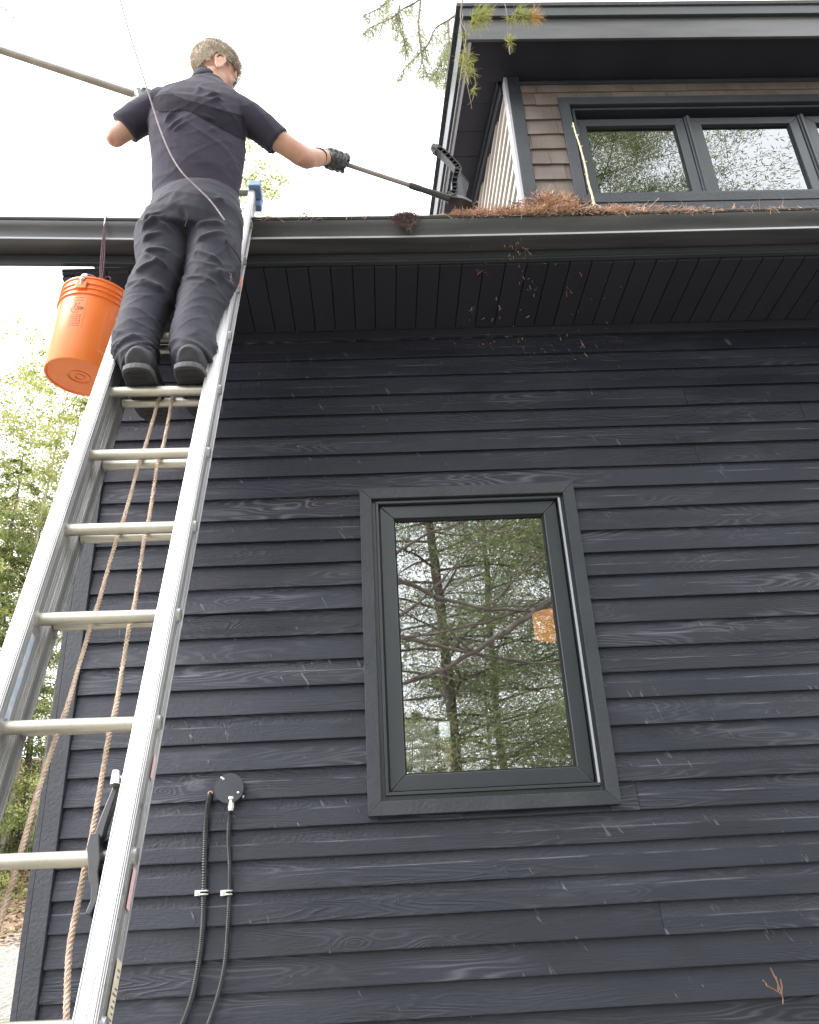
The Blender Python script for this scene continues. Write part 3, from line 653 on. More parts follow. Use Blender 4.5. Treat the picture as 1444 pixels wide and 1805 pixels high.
# rungs: fluted, flat on top
def rung_mesh(u0, u1, t, wc):
    pr = []; n = 30
    ax = Vector((0, 0, 1)); ax = (ax-LA*ax.dot(LA)).normalized(); sd_ = LA.cross(ax)
    for k in range(n):
        a = 2*math.pi*k/n; r = .0172*(1+(.02 if k % 2 else -.02))
        y_, z_ = r*math.cos(a), min(r*math.sin(a), .0140)
        pr.append(sd_*y_+ax*z_)
    c0, c1 = lad(u0, t, wc), lad(u1, t, wc)
    return MB().prism([c0+p for p in pr], [c1+p for p in pr])
FOFF = -.040
for i in range(-1, 12):
    r = rung_mesh(-HW, HW+.036, .305*i, 0).build('rung', M['rung_aluminium'], ladder, smooth=True)
    c = MB().tube([lad(-HW+.0015+.0045*0, .305*i), lad(-HW+.0055, .305*i)], .0205, 24).build('collar', M['aluminium'], r, smooth=True)
    MB().tube([lad(HW+.0395, .305*i), lad(HW+.0490, .305*i)], [.0185, .0165], 24).build('rivet_ring', M['aluminium'], r, smooth=True)
    MB().tube([lad(HW+.0475, .305*i), lad(HW+.0495, .305*i)], .0095, 20).build('rivet', M['zinc'], r, smooth=True)
for i in range(-4, 6):
    rung_mesh(-HW+.012, HW+.03, .305*i+FOFF, FW).build('rung', M['rung_aluminium'], ladder, smooth=True)
# blue rubber mitts over the top ends of the fly rails
for s_ in (-1, 1):
    a, b = sorted((s_*(HW-.004), s_*(HW+.042)))
    m = MB(); lbox(a-.004, b+.006, TF0-.038, TF0+.06, FW-.056, FW-.020, m); lbox(a-.004, b+.006, TF0-.038, TF0+.012, FW-.0195, FW+.053, m)
    m.build('rail_mitt', M['blue_rubber'], ladder, bev=.006)
# orange-red warning label at the top of the base rail, labels lower down
def rail_label(t0, t1, w0, w1, mt, name='label'):
    u = HW+.040+.0050
    return MB().prism([lad(u, t0, w0), lad(u, t1, w0), lad(u, t1, w1), lad(u, t0, w1)], [lad(u+.0004, t0, w0), lad(u+.0004, t1, w0), lad(u+.0004, t1, w1), lad(u+.0004, t0, w1)]).build(name, mt, ladder)
rail_label(-.41, -.33, -.030, .005, M['label_red'])
rail_label(1.60, 1.655, -.022, -.004, M['label_pink']); rail_label(1.85, 1.93, -.024, -.002, M['label_pink'])
lc = rail_label(2.02, 2.52, -.040, -.006, M['label_cream'])
rr = random.Random(3)
ink = MB(); u = HW+.0455
for k in range(46):
    t = 2.035+.0103*k
    if rr.random() < .16: continue
    w0 = -.037+rr.uniform(0, .003); w1 = w0+rr.uniform(.012, .027)
    ink.prism([lad(u, t, w0), lad(u, t+.0034, w0), lad(u, t+.0034, w1), lad(u, t, w1)], [lad(u+.0003, t, w0), lad(u+.0003, t+.0034, w0), lad(u+.0003, t+.0034, w1), lad(u+.0003, t, w1)])
ink.build('print', M['label_ink'], lc)
# blue sticker on the inner face of the left rail
m = MB(); u = -HW+.0030
m.prism([lad(u, 1.27, -.012), lad(u, 1.52, -.012), lad(u, 1.52, .014), lad(u, 1.27, .014)], [lad(u+.0004, 1.27, -.012), lad(u+.0004, 1.52, -.012), lad(u+.0004, 1.52, .014), lad(u+.0004, 1.27, .014)])
m.build('label', M['label_blue'], ladder)['label'] = 'worn blue sticker inside the left rail'
# dark smudges and scratches on the right rail
sm = MB()
for k in range(26):
    t = rr.uniform(1.7, 2.6); w_ = rr.uniform(.006, .032); u = HW+.0435; h = rr.uniform(.003, .016); d_ = rr.uniform(.0008, .003)
    sm.prism([lad(u, t, w_), lad(u, t+h, w_+rr.uniform(-.002, .002)), lad(u, t+h*1.1, w_+d_), lad(u, t+h*.2, w_+d_)], [lad(u+.0002, t, w_), lad(u+.0002, t+h, w_), lad(u+.0002, t+h*1.1, w_+d_), lad(u+.0002, t+h*.2, w_+d_)])
sm.build('scuff_marks', M['label_ink'], ladder)['kind'] = 'stuff'
# locks
def lock(side):
    s_ = side
    def P(px, py, w):                                          # survey of the right lock, mirrored for the left one
        u, t = tco(on_lad(px, py, .02)); return lad(u if s_ > 0 else -u, t, w)
    def bar(pts, hw, w0, w1, name, mt, parent):
        m = MB(); Q = [tco(on_lad(px, py, .02)) for px, py in pts]
        L_, R_ = [], []
        for i, (u, t) in enumerate(Q):
            a = Q[max(i-1, 0)]; b = Q[min(i+1, len(Q)-1)]; dx, dy = b[0]-a[0], b[1]-a[1]; n_ = math.hypot(dx, dy); w_ = hw[i] if isinstance(hw, list) else hw
            L_.append((u-dy/n_*w_, t+dx/n_*w_)); R_.append((u+dy/n_*w_, t-dx/n_*w_))
        for i in range(len(Q)-1):
            poly = [L_[i], L_[i+1], R_[i+1], R_[i]]
            m.prism([lad(u*s_, t, w0) for u, t in poly], [lad(u*s_, t, w1) for u, t in poly])
        m2 = bmesh.new(); me = m.mesh(name); m2.from_mesh(me); bmesh.ops.remove_doubles(m2, verts=m2.verts, dist=1e-5); m2.to_mesh(me); m2.free()
        b = bmesh.new(); b.from_mesh(me); bmesh.ops.recalc_face_normals(b, faces=b.faces); b.to_mesh(me); b.free()
        o = link_mesh(name, me, mt, parent); md = o.modifiers.new('b', 'BEVEL'); md.width = .002; md.segments = 2; md.limit_method = 'ANGLE'; return o
    lk = bar([(173, 1478), (170, 1500), (172, 1525), (170, 1548), (174, 1572), (172, 1596), (161, 1620)], [.009, .0125, .012, .010, .008, .007, .0055], -.034, .047, 'ladder_lock', M['black_plastic'], ladder)
    bar([(210, 1384), (196, 1420), (183, 1456), (175, 1482)], [.006, .007, .0085, .009], .010, .034, 'arm', M['black_plastic'], lk)
    bar([(209, 1392), (200, 1440), (193, 1472)], .005, -.03, -.008, 'arm', M['black_plastic'], lk)
    bar([(176, 1482), (203, 1470)], .006, -.02, .02, 'bridge', M['black_plastic'], lk)
    bar([(176, 1530), (200, 1540)], .007, -.03, .03, 'bridge', M['black_plastic'], lk)
    MB().tube([P(203, 1378, .02), P(222, 1376, .02)], .012, 16).build('bolt', M['zinc'], lk, smooth=True)
    MB().tube([P(209, 1368, .042), P(207, 1392, .042)], [.008, .0105], 12).build('bolt', M['zinc'], lk, smooth=True)
lock(1); lock(-1)
# hauling rope: two falls of three-strand rope, between the two sections
def strands(pts, r, pitch, name, mt, parent, seg=6, step=.005, fuzz=0):
    P = resample(pts, 60); L = sum((P[i+1]-P[i]).length for i in range(59)); n = int(L/step); P = resample(pts, n); m = MB()
    for s_ in range(3):
        Q = []; s = 0
        for i in range(n):
            t = (P[min(i+1, n-1)]-P[max(i-1, 0)]).normalized(); u = t.orthogonal() if abs(t.y) > .99 else (Vector((0, 1, 0))-t*t.y).normalized(); v = t.cross(u)
            if i: s += (P[i]-P[i-1]).length
            a = 2*math.pi*(s/pitch+s_/3); Q.append(P[i]+u*(r*.52*math.cos(a))+v*(r*.52*math.sin(a)))
        m.tube(Q, r*.54, seg)
    if fuzz:
        for _ in range(fuzz):
            i = rnd.randrange(n-1); d = Vector((rnd.gauss(0, 1), rnd.gauss(0, 1), rnd.gauss(0, .6))).normalized(); c = P[i]+d*r*.9
            e = c+(d+Vector((0, 0, rnd.uniform(-1, 1))))*rnd.uniform(.003, .008); q = Vector((.0003, 0, 0)); m.add([c-q, c+q, e], [(0, 1, 2)])
    return m.build(name, mt, parent, smooth=True, fix=False)
ropeL = [(284, 690), (281, 701), (256, 788), (246, 816), (217.7, 917.5), (208, 942), (171, 1072), (161, 1100), (121, 1238), (112, 1264), (100, 1297), (66, 1400), (37, 1502), (8, 1600), (-30, 1720), (-80, 1880)]
ropeR = [(306, 690), (304, 703), (287.5, 788), (279, 813), (262.6, 916), (256, 942.5), (236.7, 1070), (229, 1100), (206, 1238), (201, 1262), (193, 1294), (175, 1400), (157.6, 1498), (149, 1535), (134, 1610), (122, 1679), (117, 1790), (112, 1900)]
strands([on_lad(x, y, -.052) for x, y in ropeL], .0066, .030, 'rope', M['rope'], ladder, fuzz=500)
strands([on_lad(x, y, -.052) for x, y in ropeR], .0066, .030, 'rope', M['rope'], ladder, fuzz=500)
for s_ in (-1, 1):
    a = s_*(HW+.02); lbox(a-.03, a+.03, 3.60, 3.68, -.06, .06).build('foot', M['rubber'], ladder, bev=.006)

# ------------------------------------------------------------------ orange bucket hanging from the gutter
BB = at(140, 666, 2.735); BT = at(170, 543, 2.735)
bax = (BT-BB).normalized(); BH = .385; bs = Vector((1, 0, 0)); bs = (bs-bax*bs.dot(bax)).normalized(); bw_ = bax.cross(bs)
bucket = empty('bucket', (BB.x, BB.y, BB.z), 'orange plastic bucket hanging on a cord from the gutter beside the ladder', 'bucket')
R0, R1 = .133, .139
def bsurf(a, h, e=0.): r = R0+(R1-R0)*h/BH+e; return BB+bax*h+bs*(r*math.cos(a))+bw_*(r*math.sin(a))
prof = [(.02, .006), (.045, .006), (.0455, .004), (R0-.012, .004), (R0-.010, 0), (R0-.003, 0), (R0, .004)]
def rr_(h): return R0+(R1-R0)*h/BH
prof += [(rr_(.30), .30), (rr_(.30)+.0065, .3015), (rr_(.3)+.007, .306), (rr_(.31), .308), (rr_(.325), .325), (rr_(.325)+.006, .327), (rr_(.33)+.006, .331), (rr_(.333), .333), (rr_(.347), .347), (rr_(.347)+.006, .349), (rr_(.35)+.006, .353), (rr_(.355), .355),
         (rr_(.375), .375), (rr_(.375)+.005, .377), (rr_(.385)+.005, .384), (rr_(.385), .386), (rr_(.385)-.003, .384), (rr_(.3)-.003, .30), (R0-.003, .008)]
MB().lathe(prof, BB, bax, bs, 56).build('shell', M['orange_plastic'], bucket, smooth=True)
m = MB()
for rad in (.018, .040):
    m.tube([BB+bax*.0045+bs*(rad*math.cos(a))+bw_*(rad*math.sin(a)) for a in [2*math.pi*k/32 for k in range(32)]], .0014, 6, closed=True)
m.build('mould_ring', M['orange_plastic'], bucket, smooth=True)
def bpatch(m, a0, a1, h0, h1, e=.0006, n=3):
    for k in range(n):
        x, y = a0+(a1-a0)*k/n, a0+(a1-a0)*(k+1)/n
        m.add([bsurf(x, h0, e), bsurf(y, h0, e), bsurf(y, h1, e), bsurf(x, h1, e)], [(0, 1, 2, 3)])
A0 = -math.pi*.52                                                # the printed side faces the viewer
pr = MB()
bpatch(pr, A0-.20, A0+.10, .281, .2835); bpatch(pr, A0-.16, A0+.12, .268, .2705)
bpatch(pr, A0+.22, A0+.226, .135, .285, n=1)
pc = random.Random(5)
for k in range(26):                                              # small worn pictogram
    t = pc.uniform(0, 6.28); q = math.sqrt(pc.random()); a = A0-.04+.20*q*math.cos(t); h = .232+.022*q*math.sin(t)
    bpatch(pr, a-.018, a+.02, h-.003, h+.0035, e=.0006+.00002*k, n=1)
for k in range(7):
    h = .196-.0085*k; a = A0-.17
    while a < A0+.15:
        w_ = pc.uniform(.02, .07); bpatch(pr, a, min(a+w_, A0+.16), h, h+.0035, n=1); a += w_+.02
pr.build('print', M['bucket_print'], bucket, fix=False)
sc2 = MB(); bpatch(sc2, A0+.78, A0+.785, .06, .25, n=1); bpatch(sc2, A0+.78, A0+1.3, .06, .0625)
sc2.build('scratch', M['bucket_scratch'], bucket, fix=False)
lug_a = A0-.02
lug = MB(); lug.obox(bsurf(lug_a, .338, .008), bs*math.cos(lug_a+1.57)*.022+bw_*math.sin(lug_a+1.57)*.022, bax*.017, (bs*math.cos(lug_a)+bw_*math.sin(lug_a))*.004)
lug.build('handle_lug', M['orange_plastic'], bucket, bev=.003)
HK = at(178, 497, 2.765)
top = at(150, 484, 2.66)
bail = resample([bsurf(lug_a, .335, .016), bsurf(lug_a, .345, .018)+bax*.03, top-bax*.02, top, (top+HK)/2+bax*.012, HK, HK+Vector((.06, .06, -.01)), bsurf(lug_a+math.pi, .45, -.01), bsurf(lug_a+math.pi, .335, .016)], 50)
MB().tube(bail, .0022, 8).build('bail', M['galvanised'], bucket, smooth=True)
g0 = bsurf(lug_a, .345, .018)+bax*.012
MB().tube([g0, (g0+top)/2, top], [(.011, .005), (.012, .005), (.012, .005)], 10, side=(1, 0, 0)).build('handle_grip', M['white_wall'], bucket, smooth=True)

GX = at(187, 386, 2.79)
hook = MB().tube(resample([GX+Vector((0, .045, -.03)), GX+Vector((0, .04, .012)), GX+Vector((0, .01, .018)), GX+Vector((0, -.008, .004)), GX+Vector((-.001, -.008, -.03)), GX+Vector((-.003, -.002, -.045))], 24), .0025, 8).build('hook', M['galvanised'], None, smooth=True)
tag(hook, 'small metal hook over the gutter rim, holding the bucket cord', 'hook')
cd = MB(); top_ = GX+Vector((-.001, -.005, -.028))
for e in (-.005, 0, .006):
    cd.tube(resample([top_, top_*.6+HK*.4+Vector((e, e*.3, 0)), top_*.25+HK*.75+Vector((e*1.3, 0, 0)), HK+Vector((e*.5, 0, 0))], 20), .0028, 6)
kr = random.Random(4)
for k in range(9):                                              # bundled knot on the bail
    c = HK+Vector((kr.uniform(-.022, .028), kr.uniform(-.012, .012), kr.uniform(-.02, .016)))
    R_ = kr.uniform(.008, .018); n1 = Vector((kr.gauss(0, 1), kr.gauss(0, 1), kr.gauss(0, 1))).normalized(); n2 = n1.orthogonal().normalized(); n3 = n1.cross(n2)
    cd.tube([c+n2*(R_*math.cos(a))+n3*(R_*math.sin(a)) for a in [2*math.pi*j/14 for j in range(14)]], .0026, 6, closed=True)
o = cd.build('cord', M['cord'], None, smooth=True); tag(o, 'dark red cord with a bundled knot from gutter hook to bucket handle', 'cord')

# ------------------------------------------------------------------ junction box and its two armoured conduits on the wall
JY = WY-.03
jc = at(404, 1389, JY); JR = 25.5/ppm(jc)
jb = empty('junction_box', (jc.x, WY, jc.z), 'round black junction box screwed to the siding above the conduits', 'junction box')
MB().lathe([(JR*.92, 0), (JR*.92, .028), (JR, .0285), (JR, .0355), (.002, .0355)], (jc.x, WY+.006, jc.z), (0, -1, 0), (1, 0, 0), 40).build('cover', M['window_paint'], jb, smooth=True)
for px, py in ((391, 1371), (394, 1373), (420, 1397), (428.5, 1404)):
    p = at(px, py, JY-.001); y_ = JY if math.hypot(px-404, py-1389) < 24 else WY-.006
    p = at(px, py, y_); MB().ell((p.x, y_, p.z), (.0052, .0035, .0052), nu=10, nv=6).build('screw', M['zinc'], jb, smooth=True)
def conduit(pts, r, label):
    Q = [Vector((at(px, py, WY-.012-dy)).to_tuple()) for px, py, dy in pts]
    P = resample(Q, 60); L = sum((P[i+1]-P[i]).length for i in range(59)); n = int(L/.0022); P = resample(Q, n)
    rad = [r*(1.0 if (i//2) % 2 else .80) for i in range(n)]
    o = MB().tube(P, rad, 12).build('conduit', M['black_plastic'], None, smooth=False)
    o.data.polygons.foreach_set('use_smooth', [True]*len(o.data.polygons))
    tag(o, label, 'conduit', 'flexible conduits on the wall'); return o, P
c1, P1 = conduit([(371, 1399, -.03), (371, 1401, -.012), (368, 1412, .004), (364, 1440, .004), (361.5, 1490, .002), (359.5, 1573, .002), (357, 1640, .002), (350, 1700, .004), (338, 1760, .006), (318, 1815, .008), (290, 1880, .01), (262, 1960, .012), (240, 2060, .012), (236, 2250, .012), (236, 2900, .012)], .0118, 'thicker ribbed black conduit leaving a hole left of the junction box')
c2, P2 = conduit([(407, 1430, .006), (405, 1440, .006), (402.5, 1480, .002), (405, 1530, .002), (404.5, 1573, .002), (401, 1640, .004), (396, 1700, .006), (384, 1755, .008), (364, 1815, .01), (340, 1880, .012), (320, 1960, .012), (310, 2060, .012), (308, 2250, .012), (308, 2900, .012)], .0088, 'thinner ribbed black conduit hanging from the junction box connector')
p = at(371, 1399, WY-.006)
MB().tube([(p.x+.008*math.cos(a), WY-.006, p.z+.008*math.sin(a)) for a in [2*math.pi*k/20 for k in range(20)]], .0028, 8, closed=True).build('grommet', mat('hole_edge', (.55, .30, .20), .6), c1, smooth=True)
p = at(407.5, 1414, WY-.02)
cn = MB(); cn.tube([(p.x, p.y, p.z+.020), (p.x, p.y, p.z+.010)], .0135, 20); cn.tube([(p.x, p.y, p.z+.010), (p.x, p.y, p.z-.024)], [.011, .012], 6); cn.tube([(p.x, p.y, p.z-.024), (p.x, p.y, p.z-.031)], .0095, 16)
cn.build('connector', M['galvanised'], c2, bev=.0012)
for (px, py), par, r in (((357.5, 1573.5), c1, .0145), ((401.5, 1573.5), c2, .0115)):
    p = at(px, py, WY-.02); m = MB()
    xx = p.x+.003
    for dz in (-.006, .006):
        m.tube([(xx+r*math.cos(a), WY-.016-r*math.sin(a)*1.0, p.z+dz) for a in [math.pi*k/12 for k in range(13)]], .0028, 8)
    m.obox((xx-r-.009, WY-.010, p.z), (.010, 0, 0), (0, .005, 0), (0, 0, .0095)); m.tube([(xx-r-.010, WY-.014, p.z), (xx-r-.010, WY-.019, p.z)], .0045, 8)
    m.build('pipe_clamp', M['galvanised'], par, smooth=True)
# ------------------------------------------------------------------ the man on the ladder
def remesh(mb, voxel, smooth_it=4, name='part'):
    me = mb.mesh(name); b = bmesh.new(); b.from_mesh(me); bmesh.ops.recalc_face_normals(b, faces=b.faces); b.to_mesh(me); b.free()
    o = bpy.data.objects.new(name, me); COL.objects.link(o)
    r = o.modifiers.new('r', 'REMESH'); r.mode = 'VOXEL'; r.voxel_size = voxel
    s = o.modifiers.new('s', 'SMOOTH'); s.iterations = smooth_it; s.factor = .5
    dg = bpy.context.evaluated_depsgraph_get(); dg.update()
    m2 = bpy.data.meshes.new_from_object(o.evaluated_get(dg)); bpy.data.objects.remove(o); bpy.data.meshes.remove(me)
    return m2
def verts_np(me):
    a = np.empty(len(me.vertices)*3, dtype=np.float32); me.vertices.foreach_get('co', a); return a.reshape(-1, 3).astype(float)
def norms_np(me):
    a = np.empty(len(me.vertices)*3, dtype=np.float32); me.vertices.foreach_get('normal', a); return a.reshape(-1, 3).astype(float)
def set_np(me, v): me.vertices.foreach_set('co', v.astype(np.float32).ravel()); me.update()
def segfield(V, a, b, w, h):
    a = np.array(a); b = np.array(b); ab = b-a; t = np.clip(((V-a)@ab)/(ab@ab), 0, 1); d = np.linalg.norm(V-(a+t[:, None]*ab), axis=1)
    return h*np.exp(-(d/w)**2)*(.35+.65*np.sin(np.pi*np.clip(t, .06, .94)))
def nfield(V, sx, sy, sz, seed, ridge=True):
    out = np.empty(len(V))
    for i, p in enumerate(V):
        n = noise.noise(Vector((p[0]*sx+seed, p[1]*sy, p[2]*sz)))
        out[i] = (1-abs(n)*2.2) if ridge else n
    return np.clip(out, -1, 1)
def finish(me, name, mt, parent, smooth=True):
    me.name = name; me.polygons.foreach_set('use_smooth', [smooth]*len(me.polygons)); return link_mesh(name, me, mt, parent)
man = empty('person', (-.69, 2.31, 1.615), 'man in dark shirt and work trousers standing on the ladder, reaching right with a pole', 'person')

def W(px, Y, P): return px/ppm(P)
def ring_(px, py, Y, wpx, ry):                                    # centre + half widths
    P = at(px, py, Y); return P, (wpx/2/ppm(P), ry)
# trousers
tr = MB()
rows = [(344, 352, 2.440, 146, .108), (345, 364, 2.435, 153, .118), (347, 385, 2.425, 164, .130), (336, 408, 2.420, 182, .130), (332, 425, 2.420, 186, .112)]
R = [ring_(x, y, Y, w, r) for x, y, Y, w, r in rows]
tr.tube([p for p, _ in R], [r for _, r in R], 28, side=(1, 0, 0))
legL = [(296, 392, 2.425, 80, .100), (287, 422, 2.420, 98, .105), (287, 450, 2.415, 93, .100), (286, 480, 2.410, 86, .094), (274, 505, 2.40, 84, .088), (266, 522, 2.395, 86, .087), (254, 550, 2.375, 80, .085), (244, 582, 2.352, 76, .083), (238, 606, 2.336, 79, .084), (240, 624, 2.324, 72, .080), (243, 640, 2.312, 60, .073), (245, 650, 2.305, 56, .070)]
legR = [(372, 392, 2.425, 82, .100), (379, 422, 2.420, 92, .105), (379, 450, 2.415, 92, .100), (375, 480, 2.410, 90, .095), (368, 505, 2.40, 89, .090), (361, 525, 2.395, 86, .088), (352, 550, 2.375, 80, .085), (343, 582, 2.352, 77, .083), (340, 606, 2.336, 76, .083), (341, 622, 2.322, 72, .078), (343, 636, 2.312, 62, .072), (345, 645, 2.306, 58, .070)]
for lg in (legL, legR):
    R = [ring_(x, y, Y, w, r) for x, y, Y, w, r in lg]; tr.tube([p for p, _ in R], [r for _, r in R], 24, side=(1, 0, 0))
me = remesh(tr, .0052, 5, 'trousers'); V = verts_np(me); N_ = norms_np(me)
def SP(px, py, Y=2.32): return at(px, py, Y)
Wv = V+.06*np.stack([nfield(V, 4, 4, 4, s_, False) for s_ in (11., 23., 37.)], 1); disp = .0050*np.clip(nfield(Wv+Wv[:, [2, 2, 0]]*.45, 4, 4, 7, 1.3), 0, 1)**3+.0022*np.clip(nfield(Wv-Wv[:, [2, 2, 0]]*.6, 7, 7, 12, 4.1), 0, 1)**4
zz = V[:, 2]
hem = np.exp(-((zz-(1.74))/.05)**2); disp += hem*.010*np.clip(nfield(Wv, 6, 6, 26, 9.), 0, 1)**2
knee = np.exp(-((zz-2.10)/.12)**2); disp += knee*.006*np.clip(nfield(Wv, 8, 8, 20, 2.), 0, 1)**2
crease = [  # photograph creases on the near side: (x0,y0,x1,y1,width,height)
    (243, 404, 288, 385, .010, .012), (242, 425, 280, 412, .009, .010), (250, 443, 300, 442, .010, .009), (258, 450, 318, 486, .008, .010), (246, 480, 276, 462, .009, .011),
    (225, 502, 300, 512, .010, .009), (236, 536, 252, 590, .011, .012), (240, 580, 262, 606, .010, .011), (205, 604, 262, 603, .010, .013), (204, 612, 215, 640, .009, .009), (212, 620, 262, 612, .008, .010),
    (330, 398, 400, 392, .009, .010), (334, 428, 392, 408, .009, .009), (332, 462, 345, 438, .009, .010), (350, 443, 402, 470, .009, .010), (334, 492, 378, 500, .009, .009), (388, 478, 412, 520, .012, .014),
    (345, 505, 332, 560, .010, .010), (355, 520, 372, 568, .010, .009), (308, 592, 372, 612, .011, .014), (304, 612, 325, 596, .009, .011), (330, 612, 376, 606, .009, .010), (318, 628, 370, 628, .008, .010),
    (248, 392, 300, 372, .010, .008), (300, 370, 345, 366, .008, .006), (390, 345, 422, 378, .009, .009), (395, 360, 425, 396, .008, .009), (372, 352, 418, 352, .008, .006), (280, 355, 322, 340, .008, .006), (262, 385, 330, 420, .009, .008)]
for x0, y0, x1, y1, w_, h_ in crease: disp += segfield(V, SP(x0, y0), SP(x1, y1), w_*1.0, h_*1.7)
# seat seam and the gap shading between the legs come from real depth
disp -= segfield(V, SP(318, 352, 2.31), SP(330, 415, 2.30), .010, .010)
disp -= segfield(V, SP(322, 345, 2.31), SP(311, 366, 2.30), .005, .005)
set_np(me, V+N_*disp[:, None]); finish(me, 'trousers', M['trousers'], man)
# belt / waistband
wb = MB(); P0 = at(344, 352, 2.438); hw_ = 73/ppm(P0)
wb.tube([P0+Vector((0, 0, -.018)), P0+Vector((0, 0, .020))], [(hw_*1.01, .113), (hw_*.985, .110)], 40, side=(1, 0, 0)); wb.build('waistband', M['trousers'], man, smooth=True, bev=.004)
sm_ = MB().tube(resample([at(322, 343, 2.318), at(318, 352, 2.312), at(313, 360, 2.308), at(310, 367, 2.304)], 10), .0016, 6); sm_.tube(resample([at(x, y, 2.305) for x, y in ((338, 372), (331, 385), (326, 400))], 8), .0014, 6)
sm_.build('seam', M['rubber'], man, smooth=True)
# pocket zip on the right thigh
zp = MB().tube(resample([at(399, 422, 2.33), at(408, 435, 2.335), at(418, 448, 2.35), at(425, 462, 2.37)], 10), .0028, 6).build('pocket_zip', M['rubber'], man, smooth=True)
lg_ = MB()
for a, b in (((405, 487), (410, 492)), ((408, 484), (407, 494)), ((404, 481), (409, 484)), ((407, 494), (411, 499)), ((406, 494), (403, 498))):
    lg_.tube([at(a[0], a[1], 2.318), at(b[0], b[1], 2.318)], .0014, 5)
lg_.build('emblem', M['sole_edge'], man)

# shirt: torso and two short sleeves
sh = MB()
rows = [(344, 358, 2.440, 148, .112), (345, 335, 2.435, 150, .118), (348, 310, 2.425, 156, .122), (350, 280, 2.415, 162, .126), (349, 250, 2.405, 166, .130), (349, 222, 2.400, 170, .128), (352, 200, 2.400, 176, .118), (357, 182, 2.402, 164, .100), (362, 168, 2.404, 118, .078), (365, 156, 2.408, 72, .062), (366, 149, 2.41, 60, .056)]
R = [ring_(x, y, Y, w, r) for x, y, Y, w, r in rows]; sh.tube([p for p, _ in R], [r for _, r in R], 30, side=(1, 0, 0))
SHL = at(284, 186, 2.40); EBL = at(204, 241, 2.415); SHR = at(432, 203, 2.405); EBR = at(527, 272, 2.49)
sh.tube([at(318, 180, 2.40), at(290, 186, 2.40), at(262, 199, 2.402), at(238, 214, 2.406), at(226, 222, 2.408), at(220, 227, 2.411)], [.052, .070, .070, .067, .066, .066], 22)
sh.tube([at(385, 185, 2.40), at(412, 196, 2.40), at(440, 210, 2.41), at(463, 226, 2.425), at(483, 243, 2.445), at(491, 250, 2.452)], [.052, .070, .069, .063, .060, .060], 22)
me = remesh(sh, .0052, 5, 'shirt'); V = verts_np(me); N_ = norms_np(me)
Wv = V+.06*np.stack([nfield(V, 4, 4, 4, s_, False) for s_ in (12., 24., 38.)], 1); disp = .0035*np.clip(nfield(Wv+Wv[:, [2, 2, 0]]*.6, 4, 4, 7, 7.7), 0, 1)**3+.0015*np.clip(nfield(Wv-Wv[:, [2, 2, 0]]*.5, 8, 7, 10, 3.3), 0, 1)**4
Yb = 2.29
cre = [(345, 178, 352, 158, .009, .011), (352, 180, 385, 163, .008, .011), (360, 186, 405, 168, .008, .010), (385, 192, 410, 180, .007, .007), (415, 165, 445, 178, .008, .006),
       (290, 212, 322, 194, .008, .010), (302, 222, 338, 204, .008, .010), (308, 228, 345, 212, .007, .008), (272, 224, 300, 224, .007, .008), (276, 236, 305, 242, .007, .008), (280, 245, 310, 256, .008, .008),
       (345, 205, 375, 212, .008, .006), (375, 225, 418, 240, .009, .008), (395, 215, 420, 236, .008, .009), (276, 258, 290, 285, .012, .009),
       (285, 296, 340, 318, .008, .008), (300, 300, 370, 306, .007, .007), (330, 296, 420, 282, .008, .009), (340, 316, 425, 300, .008, .009), (275, 312, 350, 314, .007, .007), (278, 330, 330, 312, .008, .008), (395, 318, 425, 344, .009, .009),
       (225, 222, 250, 190, .009, .007), (245, 232, 262, 195, .009, .007), (262, 232, 268, 205, .008, .007), (455, 235, 470, 205, .009, .007), (440, 240, 445, 212, .009, .008), (470, 245, 490, 232, .008, .006),
       (262, 190, 278, 176, .006, -.004), (278, 176, 283, 165, .006, -.004)]
for x0, y0, x1, y1, w_, h_ in cre: disp += segfield(V, at(x0, y0, Yb), at(x1, y1, Yb), w_*1.0, h_*1.55)
V2 = V+N_*disp[:, None]; set_np(me, V2); shirt = finish(me, 'shirt', M['shirt'], man)
# darker band over the shirt back from the left shoulder to the right armpit
sel = [p.index for p in me.polygons]
def pj(P):
    d = Vector(P); w_ = d.dot(CF); return 722+FPX*d.dot(CR)/w_, 902.5-FPX*d.dot(CU)/w_
PX = np.array([pj(v) for v in V2]); N2 = norms_np(me)
def band_in(x, y):
    lo = np.interp(x, [262, 284, 300, 330, 345, 418, 436, 470], [190, 199, 198, 196, 203, 243, 250, 262]); hi = np.interp(x, [262, 284, 305, 330, 350, 400, 440, 470], [176, 166, 165, 176, 181, 196, 205, 222]); return hi, lo
vm = np.zeros(len(V2), bool)
hi, lo = band_in(PX[:, 0], PX[:, 1]); vm = (PX[:, 0] > 268) & (PX[:, 0] < 432) & (PX[:, 1] > hi) & (PX[:, 1] < lo) & (V2[:, 1] < 2.41) & (N2[:, 1] < .1)
idx = -np.ones(len(V2), int); idx[vm] = np.arange(vm.sum())
fs = [tuple(int(idx[v]) for v in p.vertices) for p in me.polygons if all(vm[v] for v in p.vertices)]
bm_ = bpy.data.meshes.new('back_band'); bm_.from_pydata([tuple(a) for a in (V2+N2*.0022)[vm]], [], fs); bm_.update()
finish(bm_, 'back_band', M['shirt_band'], man)
